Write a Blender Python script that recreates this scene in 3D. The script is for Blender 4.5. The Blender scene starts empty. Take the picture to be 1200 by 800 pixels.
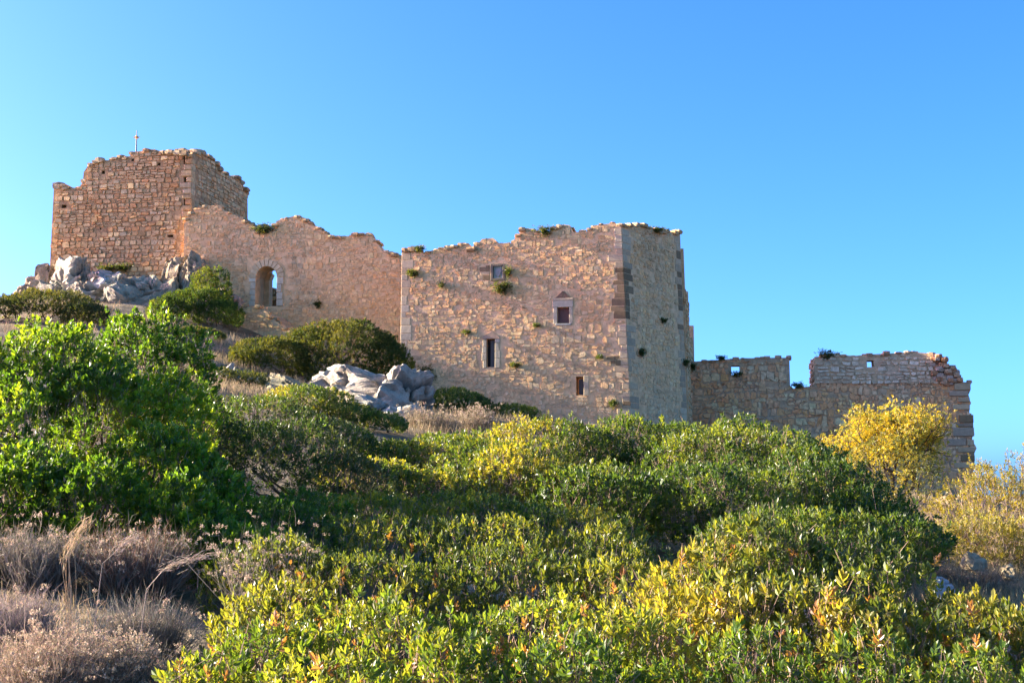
import bpy, math, random
import numpy as np
from mathutils import Vector, Matrix, noise as mnoise
from mathutils.geometry import tessellate_polygon

rng = np.random.default_rng(11)
random.seed(11)
scene = bpy.context.scene
COL = scene.collection
rad = math.radians

# ------------------------------------------------------------------ camera, sky, sun, exposure
EYE = 1.7
FPX = 1500.0                      # focal length in pixels of the 1200 px wide photograph
PITCH = math.atan(170.0 / FPX)
cam = bpy.data.cameras.new('camera'); cam.sensor_width = 36.0; cam.lens = 36.0 * FPX / 1200.0
cam.clip_start = 0.1; cam.clip_end = 20000.0
camo = bpy.data.objects.new('camera', cam); COL.objects.link(camo)
camo.location = (0, 0, EYE); camo.rotation_euler = (math.pi / 2 + PITCH, 0, 0)
scene.camera = camo

SUN_AZ = 82.6      # degrees to the left of the view direction
SUN_EL = 17.0
SUN_DIR = Vector((-math.sin(rad(SUN_AZ)) * math.cos(rad(SUN_EL)), math.cos(rad(SUN_AZ)) * math.cos(rad(SUN_EL)), math.sin(rad(SUN_EL))))
w = bpy.data.worlds.new('World'); scene.world = w; w.use_nodes = True
nt = w.node_tree; nt.nodes.clear()
out = nt.nodes.new('ShaderNodeOutputWorld'); bg = nt.nodes.new('ShaderNodeBackground')
sky = nt.nodes.new('ShaderNodeTexSky'); sky.sky_type = 'NISHITA'; sky.sun_disc = False
sky.sun_elevation = rad(SUN_EL); sky.sun_rotation = rad(-SUN_AZ)
sky.altitude = 100; sky.air_density = 0.26; sky.dust_density = 2.0; sky.ozone_density = 6.0
bg.inputs['Strength'].default_value = 0.15
# one even colour grade over the whole sky: deeper blue, less pale green at the horizon
sep = nt.nodes.new('ShaderNodeSeparateColor'); com = nt.nodes.new('ShaderNodeCombineColor'); nt.links.new(sky.outputs[0], sep.inputs[0])
for ch, (mul, gam) in enumerate(((0.72, 1.25), (0.99, 0.92), (1.0, 1.0))):
    ref = (0.6, 0.75, 1.0)[ch]                # the value that the power leaves alone
    d_ = nt.nodes.new('ShaderNodeMath'); d_.operation = 'DIVIDE'; d_.inputs[1].default_value = ref; nt.links.new(sep.outputs[ch], d_.inputs[0])
    p_ = nt.nodes.new('ShaderNodeMath'); p_.operation = 'POWER'; p_.inputs[1].default_value = gam; nt.links.new(d_.outputs[0], p_.inputs[0])
    m_ = nt.nodes.new('ShaderNodeMath'); m_.operation = 'MULTIPLY'; m_.inputs[1].default_value = ref * mul; nt.links.new(p_.outputs[0], m_.inputs[0])
    nt.links.new(m_.outputs[0], com.inputs[ch])
nt.links.new(com.outputs[0], bg.inputs['Color']); nt.links.new(bg.outputs[0], out.inputs['Surface'])
sl = bpy.data.lights.new('sun', 'SUN'); sl.energy = 5.0; sl.angle = rad(0.5); sl.color = (1.0, 0.90, 0.66)
so = bpy.data.objects.new('sun', sl); COL.objects.link(so)
so.rotation_euler = SUN_DIR.to_track_quat('Z', 'Y').to_euler(); so.location = SUN_DIR * 150
vs = scene.view_settings
vs.view_transform = 'Standard'; vs.look = 'None'; vs.gamma = 1.0; vs.exposure = 2.4; vs.use_curve_mapping = False
scene.render.engine = 'CYCLES'
scene.cycles.max_bounces = 8; scene.cycles.diffuse_bounces = 4; scene.cycles.transmission_bounces = 4
scene.cycles.glossy_bounces = 2; scene.cycles.use_denoising = True

# ------------------------------------------------------------------ helpers
def ray(px, py):
    dx = (px - 600.0) / FPX; dz = (400.0 - py) / FPX
    c, s = math.cos(PITCH), math.sin(PITCH)
    return (dx, c - dz * s, s + dz * c)

def P(px, py, D):
    """the point at distance D (metres along the ground, straight ahead) seen at a pixel"""
    r = ray(px, py); t = D / r[1]
    return Vector((r[0] * t, D, EYE + r[2] * t))

_tab = rng.random((64, 64, 64))
def vnoise(p):
    """value noise, p (N,3) -> 0..1"""
    p = np.asarray(p, float); i = np.floor(p).astype(int); f = p - i; f = f * f * (3 - 2 * f)
    r = 0
    for a in (0, 1):
        for b in (0, 1):
            for c in (0, 1):
                wgt = (f[:, 0] if a else 1 - f[:, 0]) * (f[:, 1] if b else 1 - f[:, 1]) * (f[:, 2] if c else 1 - f[:, 2])
                r = r + wgt * _tab[(i[:, 0] + a) & 63, (i[:, 1] + b) & 63, (i[:, 2] + c) & 63]
    return r
def fbm(p, oct=4):
    p = np.asarray(p, float); s = 0; a = 0.5; t = 0
    for k in range(oct):
        s = s + a * vnoise(p * (2.03 ** k) + 17.3 * k); t += a; a *= 0.5
    return s / t

def mesh_np(name, V, F, cols=None, mat=None, smooth=False):
    """V (n,3), F list of (m,k) int arrays, cols (n,3)"""
    me = bpy.data.meshes.new(name)
    V = np.ascontiguousarray(V, dtype=np.float32)
    if not isinstance(F, (list, tuple)): F = [F]
    F = [np.asarray(f, dtype=np.int32) for f in F if len(f)]
    me.vertices.add(len(V)); me.vertices.foreach_set('co', V.ravel())
    loops = np.concatenate([f.ravel() for f in F]); tot = np.concatenate([np.full(len(f), f.shape[1], np.int32) for f in F])
    start = np.concatenate([[0], np.cumsum(tot)[:-1]]).astype(np.int32)
    me.loops.add(len(loops)); me.loops.foreach_set('vertex_index', loops)
    me.polygons.add(len(tot)); me.polygons.foreach_set('loop_start', start); me.polygons.foreach_set('loop_total', tot)
    me.polygons.foreach_set('use_smooth', np.full(len(tot), bool(smooth)))
    if cols is not None:
        at = me.color_attributes.new('tint', 'FLOAT_COLOR', 'POINT')
        c4 = np.ones((len(V), 4), np.float32); c4[:, :3] = cols
        at.data.foreach_set('color', c4.ravel())
    me.update(calc_edges=True)
    if mat: me.materials.append(mat)
    return me

def link(name, me, parent=None):
    o = bpy.data.objects.new(name, me); COL.objects.link(o)
    if parent is not None: o.parent = parent; o.matrix_parent_inverse = PINV(parent)
    return o
def PINV(p):
    # things are only moved, never turned; their parts keep world coordinates
    return Matrix.Translation(-p.location) if p.parent is None else Matrix()
def thing(name, label, cat, loc, group=None):
    o = bpy.data.objects.new(name, None); COL.objects.link(o); o.location = loc; o.empty_display_size = 0.3
    return tag(o, label, cat, group)
def tag(o, label, cat, group=None):
    o['label'] = label; o['category'] = cat
    if group: o['group'] = group
    return o
def stuff(o): o['kind'] = 'stuff'; return o
def struct(o): o['kind'] = 'structure'; return o

# ------------------------------------------------------------------ materials
def newmat(name):
    m = bpy.data.materials.new(name); m.use_nodes = True; n = m.node_tree; n.nodes.clear()
    o = n.nodes.new('ShaderNodeOutputMaterial'); return m, n, o
def N(n, t, **kw):
    x = n.nodes.new(t)
    for k, v in kw.items():
        if k in x.inputs: x.inputs[k].default_value = v
        else: setattr(x, k, v)
    return x
def stone_mat(name, base=None, scale=6.0, var=0.5, bump=0.5, bdist=0.03, second=None, rough=0.92, fine=40.0):
    """base None: the colour comes from the pieces themselves"""
    m, n, o = newmat(name)
    b = N(n, 'ShaderNodeBsdfPrincipled'); b.inputs['Roughness'].default_value = rough
    b.inputs['Specular IOR Level'].default_value = 0.15
    tc = N(n, 'ShaderNodeTexCoord'); geo = N(n, 'ShaderNodeNewGeometry')
    pos = geo.outputs['Position']
    n1 = N(n, 'ShaderNodeTexNoise', Scale=scale, Detail=6.0, Roughness=0.65); n.links.new(pos, n1.inputs['Vector'])
    n2 = N(n, 'ShaderNodeTexNoise', Scale=fine, Detail=4.0, Roughness=0.7); n.links.new(pos, n2.inputs['Vector'])
    mr = N(n, 'ShaderNodeMapRange'); mr.inputs['From Min'].default_value = 0.3; mr.inputs['From Max'].default_value = 0.7
    mr.inputs['To Min'].default_value = 1 - var; mr.inputs['To Max'].default_value = 1 + var * 0.7
    n.links.new(n1.outputs['Fac'], mr.inputs['Value'])
    mr2 = N(n, 'ShaderNodeMapRange'); mr2.inputs['From Min'].default_value = 0.3; mr2.inputs['From Max'].default_value = 0.7
    mr2.inputs['To Min'].default_value = 0.8; mr2.inputs['To Max'].default_value = 1.15
    n.links.new(n2.outputs['Fac'], mr2.inputs['Value'])
    mm = N(n, 'ShaderNodeMath', operation='MULTIPLY'); n.links.new(mr.outputs[0], mm.inputs[0]); n.links.new(mr2.outputs[0], mm.inputs[1])
    if base is None:
        at = N(n, 'ShaderNodeVertexColor', layer_name='tint'); colout = at.outputs['Color']
    else:
        rgb = N(n, 'ShaderNodeRGB'); rgb.outputs[0].default_value = (*base, 1); colout = rgb.outputs[0]
    if second is not None:
        n3 = N(n, 'ShaderNodeTexNoise', Scale=scale * 0.25, Detail=5.0, Roughness=0.6); n.links.new(pos, n3.inputs['Vector'])
        r3 = N(n, 'ShaderNodeMapRange'); r3.inputs['From Min'].default_value = 0.45; r3.inputs['From Max'].default_value = 0.62
        n.links.new(n3.outputs['Fac'], r3.inputs['Value'])
        mx0 = N(n, 'ShaderNodeMix', data_type='RGBA'); mx0.inputs[7].default_value = (*second, 1)
        n.links.new(r3.outputs[0], mx0.inputs[0]); n.links.new(colout, mx0.inputs[6]); colout = mx0.outputs[2]
    vm = N(n, 'ShaderNodeVectorMath', operation='SCALE'); n.links.new(colout, vm.inputs[0]); n.links.new(mm.outputs[0], vm.inputs['Scale'])
    n.links.new(vm.outputs[0], b.inputs['Base Color'])
    ad = N(n, 'ShaderNodeMath', operation='MULTIPLY_ADD'); n.links.new(n2.outputs['Fac'], ad.inputs[0]); ad.inputs[1].default_value = 0.4
    n.links.new(n1.outputs['Fac'], ad.inputs[2])
    bp = N(n, 'ShaderNodeBump', Strength=bump, Distance=bdist); n.links.new(ad.outputs[0], bp.inputs['Height']); n.links.new(bp.outputs[0], b.inputs['Normal'])
    n.links.new(b.outputs[0], o.inputs['Surface'])
    return m
def leaf_mat(name, trans=0.5, tcol=(2.0, 1.75, 0.5), rough=0.38, spec=0.45):
    m, n, o = newmat(name)
    at = N(n, 'ShaderNodeVertexColor', layer_name='tint')
    b = N(n, 'ShaderNodeBsdfPrincipled'); b.inputs['Roughness'].default_value = rough; b.inputs['Specular IOR Level'].default_value = spec
    n.links.new(at.outputs['Color'], b.inputs['Base Color'])
    tr = N(n, 'ShaderNodeBsdfTranslucent')
    mu = N(n, 'ShaderNodeVectorMath', operation='MULTIPLY'); mu.inputs[1].default_value = tcol
    n.links.new(at.outputs['Color'], mu.inputs[0]); n.links.new(mu.outputs[0], tr.inputs['Color'])
    mx = N(n, 'ShaderNodeMixShader'); mx.inputs[0].default_value = trans
    n.links.new(b.outputs[0], mx.inputs[1]); n.links.new(tr.outputs[0], mx.inputs[2]); n.links.new(mx.outputs[0], o.inputs['Surface'])
    return m
def plain_mat(name, col, rough=0.8, scale=20, var=0.3, metal=0.0, stretch=(1, 1, 1)):
    m, n, o = newmat(name)
    b = N(n, 'ShaderNodeBsdfPrincipled'); b.inputs['Roughness'].default_value = rough; b.inputs['Metallic'].default_value = metal
    geo = N(n, 'ShaderNodeNewGeometry'); mp = N(n, 'ShaderNodeVectorMath', operation='MULTIPLY'); mp.inputs[1].default_value = stretch
    n.links.new(geo.outputs['Position'], mp.inputs[0])
    n1 = N(n, 'ShaderNodeTexNoise', Scale=scale, Detail=5.0); n.links.new(mp.outputs[0], n1.inputs['Vector'])
    mr = N(n, 'ShaderNodeMapRange'); mr.inputs['To Min'].default_value = 1 - var; mr.inputs['To Max'].default_value = 1 + var
    n.links.new(n1.outputs['Fac'], mr.inputs['Value'])
    rgb = N(n, 'ShaderNodeRGB'); rgb.outputs[0].default_value = (*col, 1)
    vm = N(n, 'ShaderNodeVectorMath', operation='SCALE'); n.links.new(rgb.outputs[0], vm.inputs[0]); n.links.new(mr.outputs[0], vm.inputs['Scale'])
    n.links.new(vm.outputs[0], b.inputs['Base Color']); n.links.new(b.outputs[0], o.inputs['Surface'])
    return m

M_STONE = stone_mat('masonry_stone', None, scale=5, var=0.38, bump=0.6, bdist=0.03)
M_MORTAR_HALL = stone_mat('hall_mortar', (0.71, 0.455, 0.225), scale=3, var=0.3, bump=0.6, bdist=0.04, second=(0.67, 0.45, 0.23))
M_MORTAR_TOWER = stone_mat('tower_mortar', (0.40, 0.245, 0.12), scale=4, var=0.4, bump=0.6, bdist=0.04, second=(0.52, 0.34, 0.165))
M_MORTAR_OUT = stone_mat('outer_mortar', (0.58, 0.38, 0.21), scale=4, var=0.4, bump=0.6, bdist=0.04, second=(0.48, 0.33, 0.2))
M_ROCK = stone_mat('limestone_rock', None, scale=1.6, var=0.42, bump=0.9, bdist=0.12, fine=14.0)
M_DRESSED = stone_mat('dressed_stone', None, scale=5, var=0.2, bump=0.3, bdist=0.02)
M_GROUND = stone_mat('dry_earth', (0.16, 0.12, 0.07), scale=1.2, var=0.5, bump=1.0, bdist=0.12, second=(0.26, 0.21, 0.14), fine=9.0)
M_LEAF = leaf_mat('shrub_leaf')
M_LEAF_DULL = leaf_mat('dull_leaf', trans=0.3, rough=0.7, spec=0.15)
M_DRY = leaf_mat('dry_stem', trans=0.25, tcol=(1.1, 1.0, 0.9), rough=0.9, spec=0.05)
M_BARK = stone_mat('bark', (0.10, 0.075, 0.055), scale=12, var=0.5, bump=0.6, bdist=0.01)
M_TWIG = stone_mat('pale_twig', (0.24, 0.17, 0.12), scale=15, var=0.4, bump=0.3, bdist=0.005)
M_WOOD = plain_mat('weathered_wood', (0.20, 0.10, 0.08), 0.85, 6, 0.5, stretch=(6, 6, 0.5))
M_GREYWOOD = plain_mat('grey_wood', (0.17, 0.15, 0.145), 0.85, 6, 0.5, stretch=(6, 6, 0.5))
M_IRON = plain_mat('iron', (0.05, 0.05, 0.05), 0.6, 30, 0.3, 0.6)
M_BRASS = plain_mat('gilt', (0.40, 0.27, 0.10), 0.45, 30, 0.3, 0.4)
M_DARK = plain_mat('slit_shade', (0.02, 0.015, 0.012), 1.0)  # near-black colour standing in for shade inside the slit window

# ------------------------------------------------------------------ terrain
_cp = []
def cp(px, D, z): _cp.append(((px - 600.0) / FPX * D, D, z))
def cpp(px, py, D): p = P(px, py, D); _cp.append((p.x, D, p.z - EYE))
_cp += [(0, 0, -1.7), (-6, 0, -1.6), (6, 0, -1.9), (-3, 5, -1.5), (0, 5, -1.75), (3, 5, -1.85)]
for px, D, z in [(0, 8, -1.25), (150, 8, -1.35), (600, 8, -1.7), (1200, 8, -1.85),
                 (0, 12, -0.75), (200, 12, -0.95), (420, 12, -1.35), (700, 12, -1.55), (1200, 12, -1.95),
                 (-50, 16, -0.2), (150, 16, -0.35), (350, 16, -0.7), (600, 16, -1.3), (900, 16, -1.6), (1250, 16, -2.1),
                 (0, 22, 0.9), (250, 22, 0.5), (450, 22, -0.1), (600, 22, -0.8), (850, 22, -1.0), (1100, 22, -1.95), (1250, 22, -2.2),
                 (0, 30, 2.4), (250, 30, 1.8), (400, 30, 1.0), (600, 30, 0.1), (800, 30, -0.3), (1000, 30, -1.4), (1150, 30, -1.9),
                 (0, 40, 4.1), (250, 40, 3.2), (430, 40, 1.7), (600, 40, 1.3), (800, 40, 0.7), (1000, 40, -0.9), (1100, 40, -1.7), (1250, 40, -2.1),
                 (0, 50, 6.2), (600, 50, 2.3), (800, 50, 1.6), (1200, 50, -2.0), (600, 60, 3.1), (1000, 60, 0.0), (1200, 60, -1.6)]:
    cp(px, D, z)
for px, py, D in [(250, 440, 50), (400, 480, 50), (1050, 600, 50), (0, 376, 60), (250, 402, 60), (370, 444, 60), (480, 472, 60), (735, 502, 60),
                  (150, 352, 69), (230, 362, 69), (300, 398, 67), (400, 432, 67), (300, 380, 71), (470, 450, 69), (650, 490, 66), (900, 566, 69), (1143, 580, 68), (1143, 580, 72), (900, 566, 74),
                  (60, 322, 73), (200, 322, 72), (20, 352, 73), (-40, 405, 73), (60, 322, 80), (200, 320, 80), (10, 362, 82), (1250, 640, 72), (1300, 700, 80),
                  (300, 352, 74), (450, 420, 76), (800, 530, 78)]:
    cpp(px, py, D)
for x, y, z in [(-40, 95, 2), (-15, 95, 6), (0, 95, 2), (20, 95, -4), (40, 95, -10), (-50, 60, 4), (-50, 75, 3), (-45, 40, 3), (-40, 20, 1), (-25, 5, -0.5), (25, 5, -2.4), (35, 25, -3.2), (45, 50, -5), (50, 80, -10)]:
    _cp.append((x, y, z))
_C = np.array(_cp); _n = len(_C)
_K = np.linalg.norm(_C[:, None, :2] - _C[None, :, :2], axis=2)
_A = np.zeros((_n + 3, _n + 3)); _A[:_n, :_n] = -_K + np.eye(_n) * 0.6
_A[:_n, _n] = 1; _A[:_n, _n + 1:] = _C[:, :2]; _A[_n, :_n] = 1; _A[_n + 1:, :_n] = _C[:, :2].T
_W = np.linalg.solve(_A, np.concatenate([_C[:, 2], [0, 0, 0]]))
def terrain(x, y):
    x = np.atleast_1d(np.asarray(x, float)); y = np.atleast_1d(np.asarray(y, float))
    cx = np.clip(x, -55, 55); cy = np.clip(y, -15, 100)
    z = np.full(len(x), _W[_n]) + _W[_n + 1] * cx + _W[_n + 2] * cy
    for k in range(_n):
        z -= _W[k] * np.hypot(cx - _C[k, 0], cy - _C[k, 1])
    out = np.hypot(x - cx, y - cy)
    z = z - np.minimum(out * 0.28, 70 + 0.0 * out)
    z += EYE
    q = np.stack([x * 0.5, y * 0.5, np.zeros_like(x)], 1)
    z += (fbm(q, 4) - 0.5) * 0.5 * np.clip((np.hypot(x, y) - 3) / 10, 0.15, 1)
    return z
def tz(x, y): return float(terrain(x, y)[0])

def grow_axis(a, b, step, far):
    mid = np.arange(a, b + step * 0.5, step); o = [b]; s = step
    while o[-1] < far: s *= 1.35; o.append(o[-1] + s)
    l = [a]; s = step
    while l[-1] > -far: s *= 1.35; l.append(l[-1] - s)
    return np.concatenate([np.array(l[1:])[::-1], mid, np.array(o[1:])])
gx = grow_axis(-45, 45, 0.65, 9000); gy = grow_axis(-6, 96, 0.65, 9000)
GX, GY = np.meshgrid(gx, gy); nx, ny = len(gx), len(gy)
gv = np.stack([GX.ravel(), GY.ravel(), terrain(GX.ravel(), GY.ravel())], 1)
ii = np.arange(nx * ny).reshape(ny, nx)
gf = np.stack([ii[:-1, :-1].ravel(), ii[:-1, 1:].ravel(), ii[1:, 1:].ravel(), ii[1:, :-1].ravel()], 1)
struct(link('ground', mesh_np('ground', gv, gf, None, M_GROUND, True)))

# ------------------------------------------------------------------ masonry
class Plane:
    """a wall face standing on the line A-B, leaning back by `batter` per metre of height above v0"""
    def __init__(self, A, B, batter=0.0, v0=0.0):
        self.A = np.array(A[:2], float); B = np.array(B[:2], float)
        self.d = (B - self.A) / np.linalg.norm(B - self.A); self.L = np.linalg.norm(B - self.A)
        self.n = np.array([self.d[1], -self.d[0]]); self.b = batter; self.v0 = v0
    def uv(self, px, py):
        r = ray(px, py); rxy = np.array(r[:2])
        t = (self.n @ self.A + self.b * (self.v0 - EYE)) / (self.n @ rxy + self.b * r[2])
        p = rxy * t; z = EYE + r[2] * t
        return (float((p - self.A) @ self.d), float(z))
    def pos(self, uvh):
        uvh = np.atleast_2d(np.asarray(uvh, float)); h = uvh[:, 2] - self.b * (uvh[:, 1] - self.v0)
        xy = self.A + uvh[:, :1] * self.d + h[:, None] * self.n
        return np.column_stack([xy, uvh[:, 1]])

def u_int(pl, other, v):
    """where the faces of two walls meet at height v, as a position along pl"""
    p0 = pl.pos([(0, v, 0)])[0][:2]
    return float(-(other.n @ (p0 - other.A) + other.b * (v - other.v0)) / (other.n @ pl.d))
def clip_left(pl, other, ol): return [(max(p[0], u_int(pl, other, p[1])), p[1]) for p in ol]
def clip_right(pl, other, ol): return [(min(p[0], u_int(pl, other, p[1])), p[1]) for p in ol]
def inside(poly, u, v):
    poly = np.asarray(poly); c = np.zeros(len(u), bool); j = len(poly) - 1
    for i in range(len(poly)):
        x1, y1 = poly[i]; x2, y2 = poly[j]
        cond = ((y1 > v) != (y2 > v)) & (u < (x2 - x1) * (v - y1) / (y2 - y1 + 1e-12) + x1)
        c ^= cond; j = i
    return c

def slab(pl, outline, holes, thick, name, mat, parent, front=0.0, mitre=0.0):
    """extruded wall core with openings"""
    loops = [outline] + list(holes)
    tris = tessellate_polygon([[Vector((p[0], p[1], 0)) for p in L] for L in loops])
    pts = [p for L in loops for p in L]; n = len(pts)
    fr = pl.pos([(p[0], p[1], front) for p in pts]); um_ = min(p[0] for p in outline) + 0.5; bk = pl.pos([(p[0] + (mitre if p[0] < um_ else 0), p[1], front - thick) for p in pts])
    V = np.concatenate([fr, bk]); T = np.array([t for t in tris], int); nn3 = np.array([pl.n[0], pl.n[1], 0]); T = np.array([t if np.cross(fr[t[1]] - fr[t[0]], fr[t[2]] - fr[t[0]]) @ nn3 > 0 else t[::-1] for t in T])
    # orientation is irrelevant for opaque shading
    F3 = np.concatenate([T, T[:, ::-1] + n]); F4 = []; k = 0
    for L in loops:
        m = len(L)
        for i in range(m):
            a, b = k + i, k + (i + 1) % m; F4.append((a, b, b + n, a + n))
        k += m
    return link(name, mesh_np(name, V, [F3, np.array(F4)], None, mat), parent)

def stone_verts(q, h, jit):
    """q (4,2) corners -> 16 (u,v,h) points: a round-cornered outline and its raised, inset face"""
    c = q.mean(0); pts = []
    for i in range(4):
        a, b = q[i], q[(i + 1) % 4]
        s = 0.05 + 0.22 * random.random(); e = 0.95 - 0.22 * random.random()
        pts += [a + (b - a) * s, a + (b - a) * e]
    pts = np.array(pts); pts += (np.random.default_rng(random.randrange(1 << 30)).random((8, 2)) - 0.5) * jit
    ins = c + (pts - c) * (0.84 + 0.1 * random.random())
    tilt = np.array([random.uniform(-1, 1), random.uniform(-1, 1)]) * 0.036
    hh = h + (ins - c) @ tilt
    return np.concatenate([np.column_stack([pts, np.full(8, -0.06)]), np.column_stack([ins, hh])])
SF4 = np.array([(i, (i + 1) % 8, 8 + (i + 1) % 8, 8 + i) for i in range(8)])
SF8 = np.array([[8, 9, 10, 11, 12, 13, 14, 15]])

def lay_stones(pl, outline, avoid, ch, sw, joint, relief, palette, wave=0.06, jit=0.03, holes=0.0, tint=None, owner=None):
    """returns list of (verts(16,3), colour, area)"""
    res = []
    ol = np.array(outline); u0, u1 = ol[:, 0].min() - 0.1, ol[:, 0].max() + 0.1; v0, v1 = ol[:, 1].min(), ol[:, 1].max() + 0.2
    v = v0; lines = [v]
    while v < v1: v += random.uniform(*ch); lines.append(v)
    seed = random.random() * 100
    def ln(k, u):
        a = mnoise.noise(Vector((u * 0.35, k * 3.1 + seed, 0))) * wave * 2 + mnoise.noise(Vector((u * 1.3, k * 5.7 + seed, 4))) * wave
        return lines[k] + a
    for k in range(len(lines) - 1):
        u = u0 - random.random() * 0.3
        while u < u1:
            hgt = lines[k + 1] - lines[k]
            wd = random.uniform(*sw) * (0.6 + 0.5 * hgt / ch[1])
            ua, ub = u, u + wd; u = ub
            sk = random.uniform(-1, 1) * 0.12 * hgt
            parts = [(0.0, 1.0)]
            if hgt > 0.6 * ch[1] and random.random() < 0.35: c = random.uniform(0.35, 0.65); parts = [(0, c), (c, 1)]
            for (f0, f1) in parts:
                def at(uu, f): a, b = ln(k, uu), ln(k + 1, uu); return a + (b - a) * f
                j = joint * random.uniform(0.6, 1.4) * 0.5
                q = np.array([(ua + j, at(ua, f0) + j), (ub - j, at(ub, f0) + j), (ub - j + sk, at(ub, f1) - j), (ua + j + sk, at(ua, f1) - j)])
                c = q.mean(0)
                if not inside(ol, np.array([c[0]]), np.array([c[1]]))[0]: continue
                e = c + (q - c) * 0.55
                if not inside(ol, e[:, 0], e[:, 1]).all(): continue
                bad = False
                for (a0, b0, a1, b1) in avoid:
                    if q[:, 0].max() > a0 and q[:, 0].min() < a1 and q[:, 1].max() > b0 and q[:, 1].min() < b1: bad = True; break
                if bad or random.random() < holes: continue
                wq = q[:, 0].max() - q[:, 0].min(); hq = q[:, 1].max() - q[:, 1].min()
                if wq < 0.06 or hq < 0.05: continue
                V = stone_verts(q, relief * random.uniform(0.35, 1.3), jit)
                col = np.array(palette[random.randrange(len(palette))]) * random.uniform(0.9, 1.1)
                if tint is not None: col = tint(c[0], c[1], col)
                res.append((pl.pos(V), np.clip(col, 0.01, 0.78), wq * hq, owner))
    return res

def put_stones(stones, parent, shown, nmax=300, mat=M_STONE):
    """the largest as pieces of their own, the rest joined"""
    order = sorted(range(len(stones)), key=lambda i: -stones[i][2] * shown(stones[i][0][:, 0].mean(), stones[i][0][:, 1].mean(), stones[i][0][:, 2].mean()))
    for i in order[:nmax]:
        V, c, a, ow = stones[i]
        link('stone', mesh_np('stone', V, [SF4, SF8], np.tile(c, (16, 1)), mat), ow or parent)
    by = {}
    for i in order[nmax:]: by.setdefault(stones[i][3], []).append(i)
    for ow, rest in by.items():
        V = np.concatenate([stones[i][0] for i in rest]); m = len(rest); off = (np.arange(m) * 16)[:, None, None]
        C = np.concatenate([np.tile(stones[i][1], (16, 1)) for i in rest])
        stuff(link('rubble_masonry', mesh_np('rubble_masonry', V, [(SF4[None] + off).reshape(-1, 4), (SF8[None] + off).reshape(-1, 8)], C, mat), ow or parent))

def pix(p): # pixel of a point
    x, y, z = p[0], p[1], p[2] - EYE
    c, s = math.cos(PITCH), math.sin(PITCH)
    f = y * c + z * s; up = -y * s + z * c
    return 600 + FPX * x / f, 400 - FPX * up / f

def chunk_mesh(size, seed, sub=1):
    """an angular lump of masonry, a few dozen triangles"""
    r = random.Random(seed)
    V = []; F = []
    for x in (-1, 0, 1):
        for y in (-1, 0, 1):
            for z in (-1, 0, 1):
                if (x, y, z) == (0, 0, 0): continue
                k = abs(x) + abs(y) + abs(z); s = {1: 1.0, 2: 0.93, 3: 0.82}[k]
                V.append(((x * s + r.uniform(-.13, .13)) * size[0] / 2, (y * s + r.uniform(-.13, .13)) * size[1] / 2, (z * s + r.uniform(-.13, .13)) * size[2] / 2))
    idx = {}; n = 0
    for x in (-1, 0, 1):
        for y in (-1, 0, 1):
            for z in (-1, 0, 1):
                if (x, y, z) == (0, 0, 0): continue
                idx[(x, y, z)] = n; n += 1
    for ax in range(3):
        o = [a for a in range(3) if a != ax]
        for s in (-1, 1):
            for a in (-1, 0):
                for b in (-1, 0):
                    q = []
                    for da, db in ((0, 0), (1, 0), (1, 1), (0, 1)):
                        c = [0, 0, 0]; c[ax] = s; c[o[0]] = a + da; c[o[1]] = b + db; q.append(idx[tuple(c)])
                    if (s > 0) != (ax == 1): F.append(q)
                    else: F.append(q[::-1])
    return np.array(V), np.array(F)

def cap_stones(pl, top, thick, parent, palette, size=(0.25, 0.5), name='coping_rubble', front=0.0, dens=1.0):
    """loose-edged rubble bedded along a broken wall head"""
    Vs, Fs, Cs = [], [], []; k = 0
    for (a, b) in zip(top[:-1], top[1:]):
        L = math.hypot(b[0] - a[0], b[1] - a[1]); s = 0
        while s < L:
            sz = random.uniform(*size); t = (s + sz / 2) / max(L, 1e-6); s += sz * 0.85
            if random.random() > 0.7 * dens or t > 1.05: continue
            u = a[0] + (b[0] - a[0]) * t; v = a[1] + (b[1] - a[1]) * t
            hgt = sz * random.uniform(0.35, 0.65)
            for dep in np.arange(0.12, max(thick - 0.05, 0.2), 0.42):
                V, F = chunk_mesh((sz, sz * random.uniform(0.9, 1.3), hgt), random.random())
                h = front - dep + random.uniform(-.06, .1)
                uvh = np.column_stack([V[:, 0] + u, V[:, 2] + v + random.uniform(-.35, .28) * hgt, V[:, 1] + h])
                Vs.append(pl.pos(uvh)); Fs.append(F + k); k += len(V)
                Cs.append(np.tile(np.array(random.choice(palette)) * np.array((.74, .78, .86)) * random.uniform(.7, 1.05), (len(V), 1)))
    if Vs:
        stuff(link(name, mesh_np(name, np.concatenate(Vs), np.concatenate(Fs), np.concatenate(Cs), M_STONE), parent))

def box_uvh(pl, u0, u1, v0, v1, h0, h1, name, mat, parent, col=(0.4, 0.35, 0.3), bev=0.012):
    """a squared block set in the wall, front arris chamfered"""
    b = min(bev, (u1 - u0) / 4, (v1 - v0) / 4); col = np.array(col) * np.array((1.0, 1.0 if mat is M_STONE else 1.10, 1.0))
    pts = [(u0, v0, h0), (u1, v0, h0), (u1, v1, h0), (u0, v1, h0), (u0, v0, h1 - b), (u1, v0, h1 - b), (u1, v1, h1 - b), (u0, v1, h1 - b),
           (u0 + b, v0 + b, h1), (u1 - b, v0 + b, h1), (u1 - b, v1 - b, h1), (u0 + b, v1 - b, h1)]
    F = [(3, 2, 1, 0), (8, 9, 10, 11)] + [(i, (i + 1) % 4, 4 + (i + 1) % 4, 4 + i) for i in range(4)] + [(4 + i, 4 + (i + 1) % 4, 8 + (i + 1) % 4, 8 + i) for i in range(4)]
    return link(name, mesh_np(name, pl.pos(pts), np.array(F), np.tile(col, (12, 1)), mat), parent)

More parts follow.
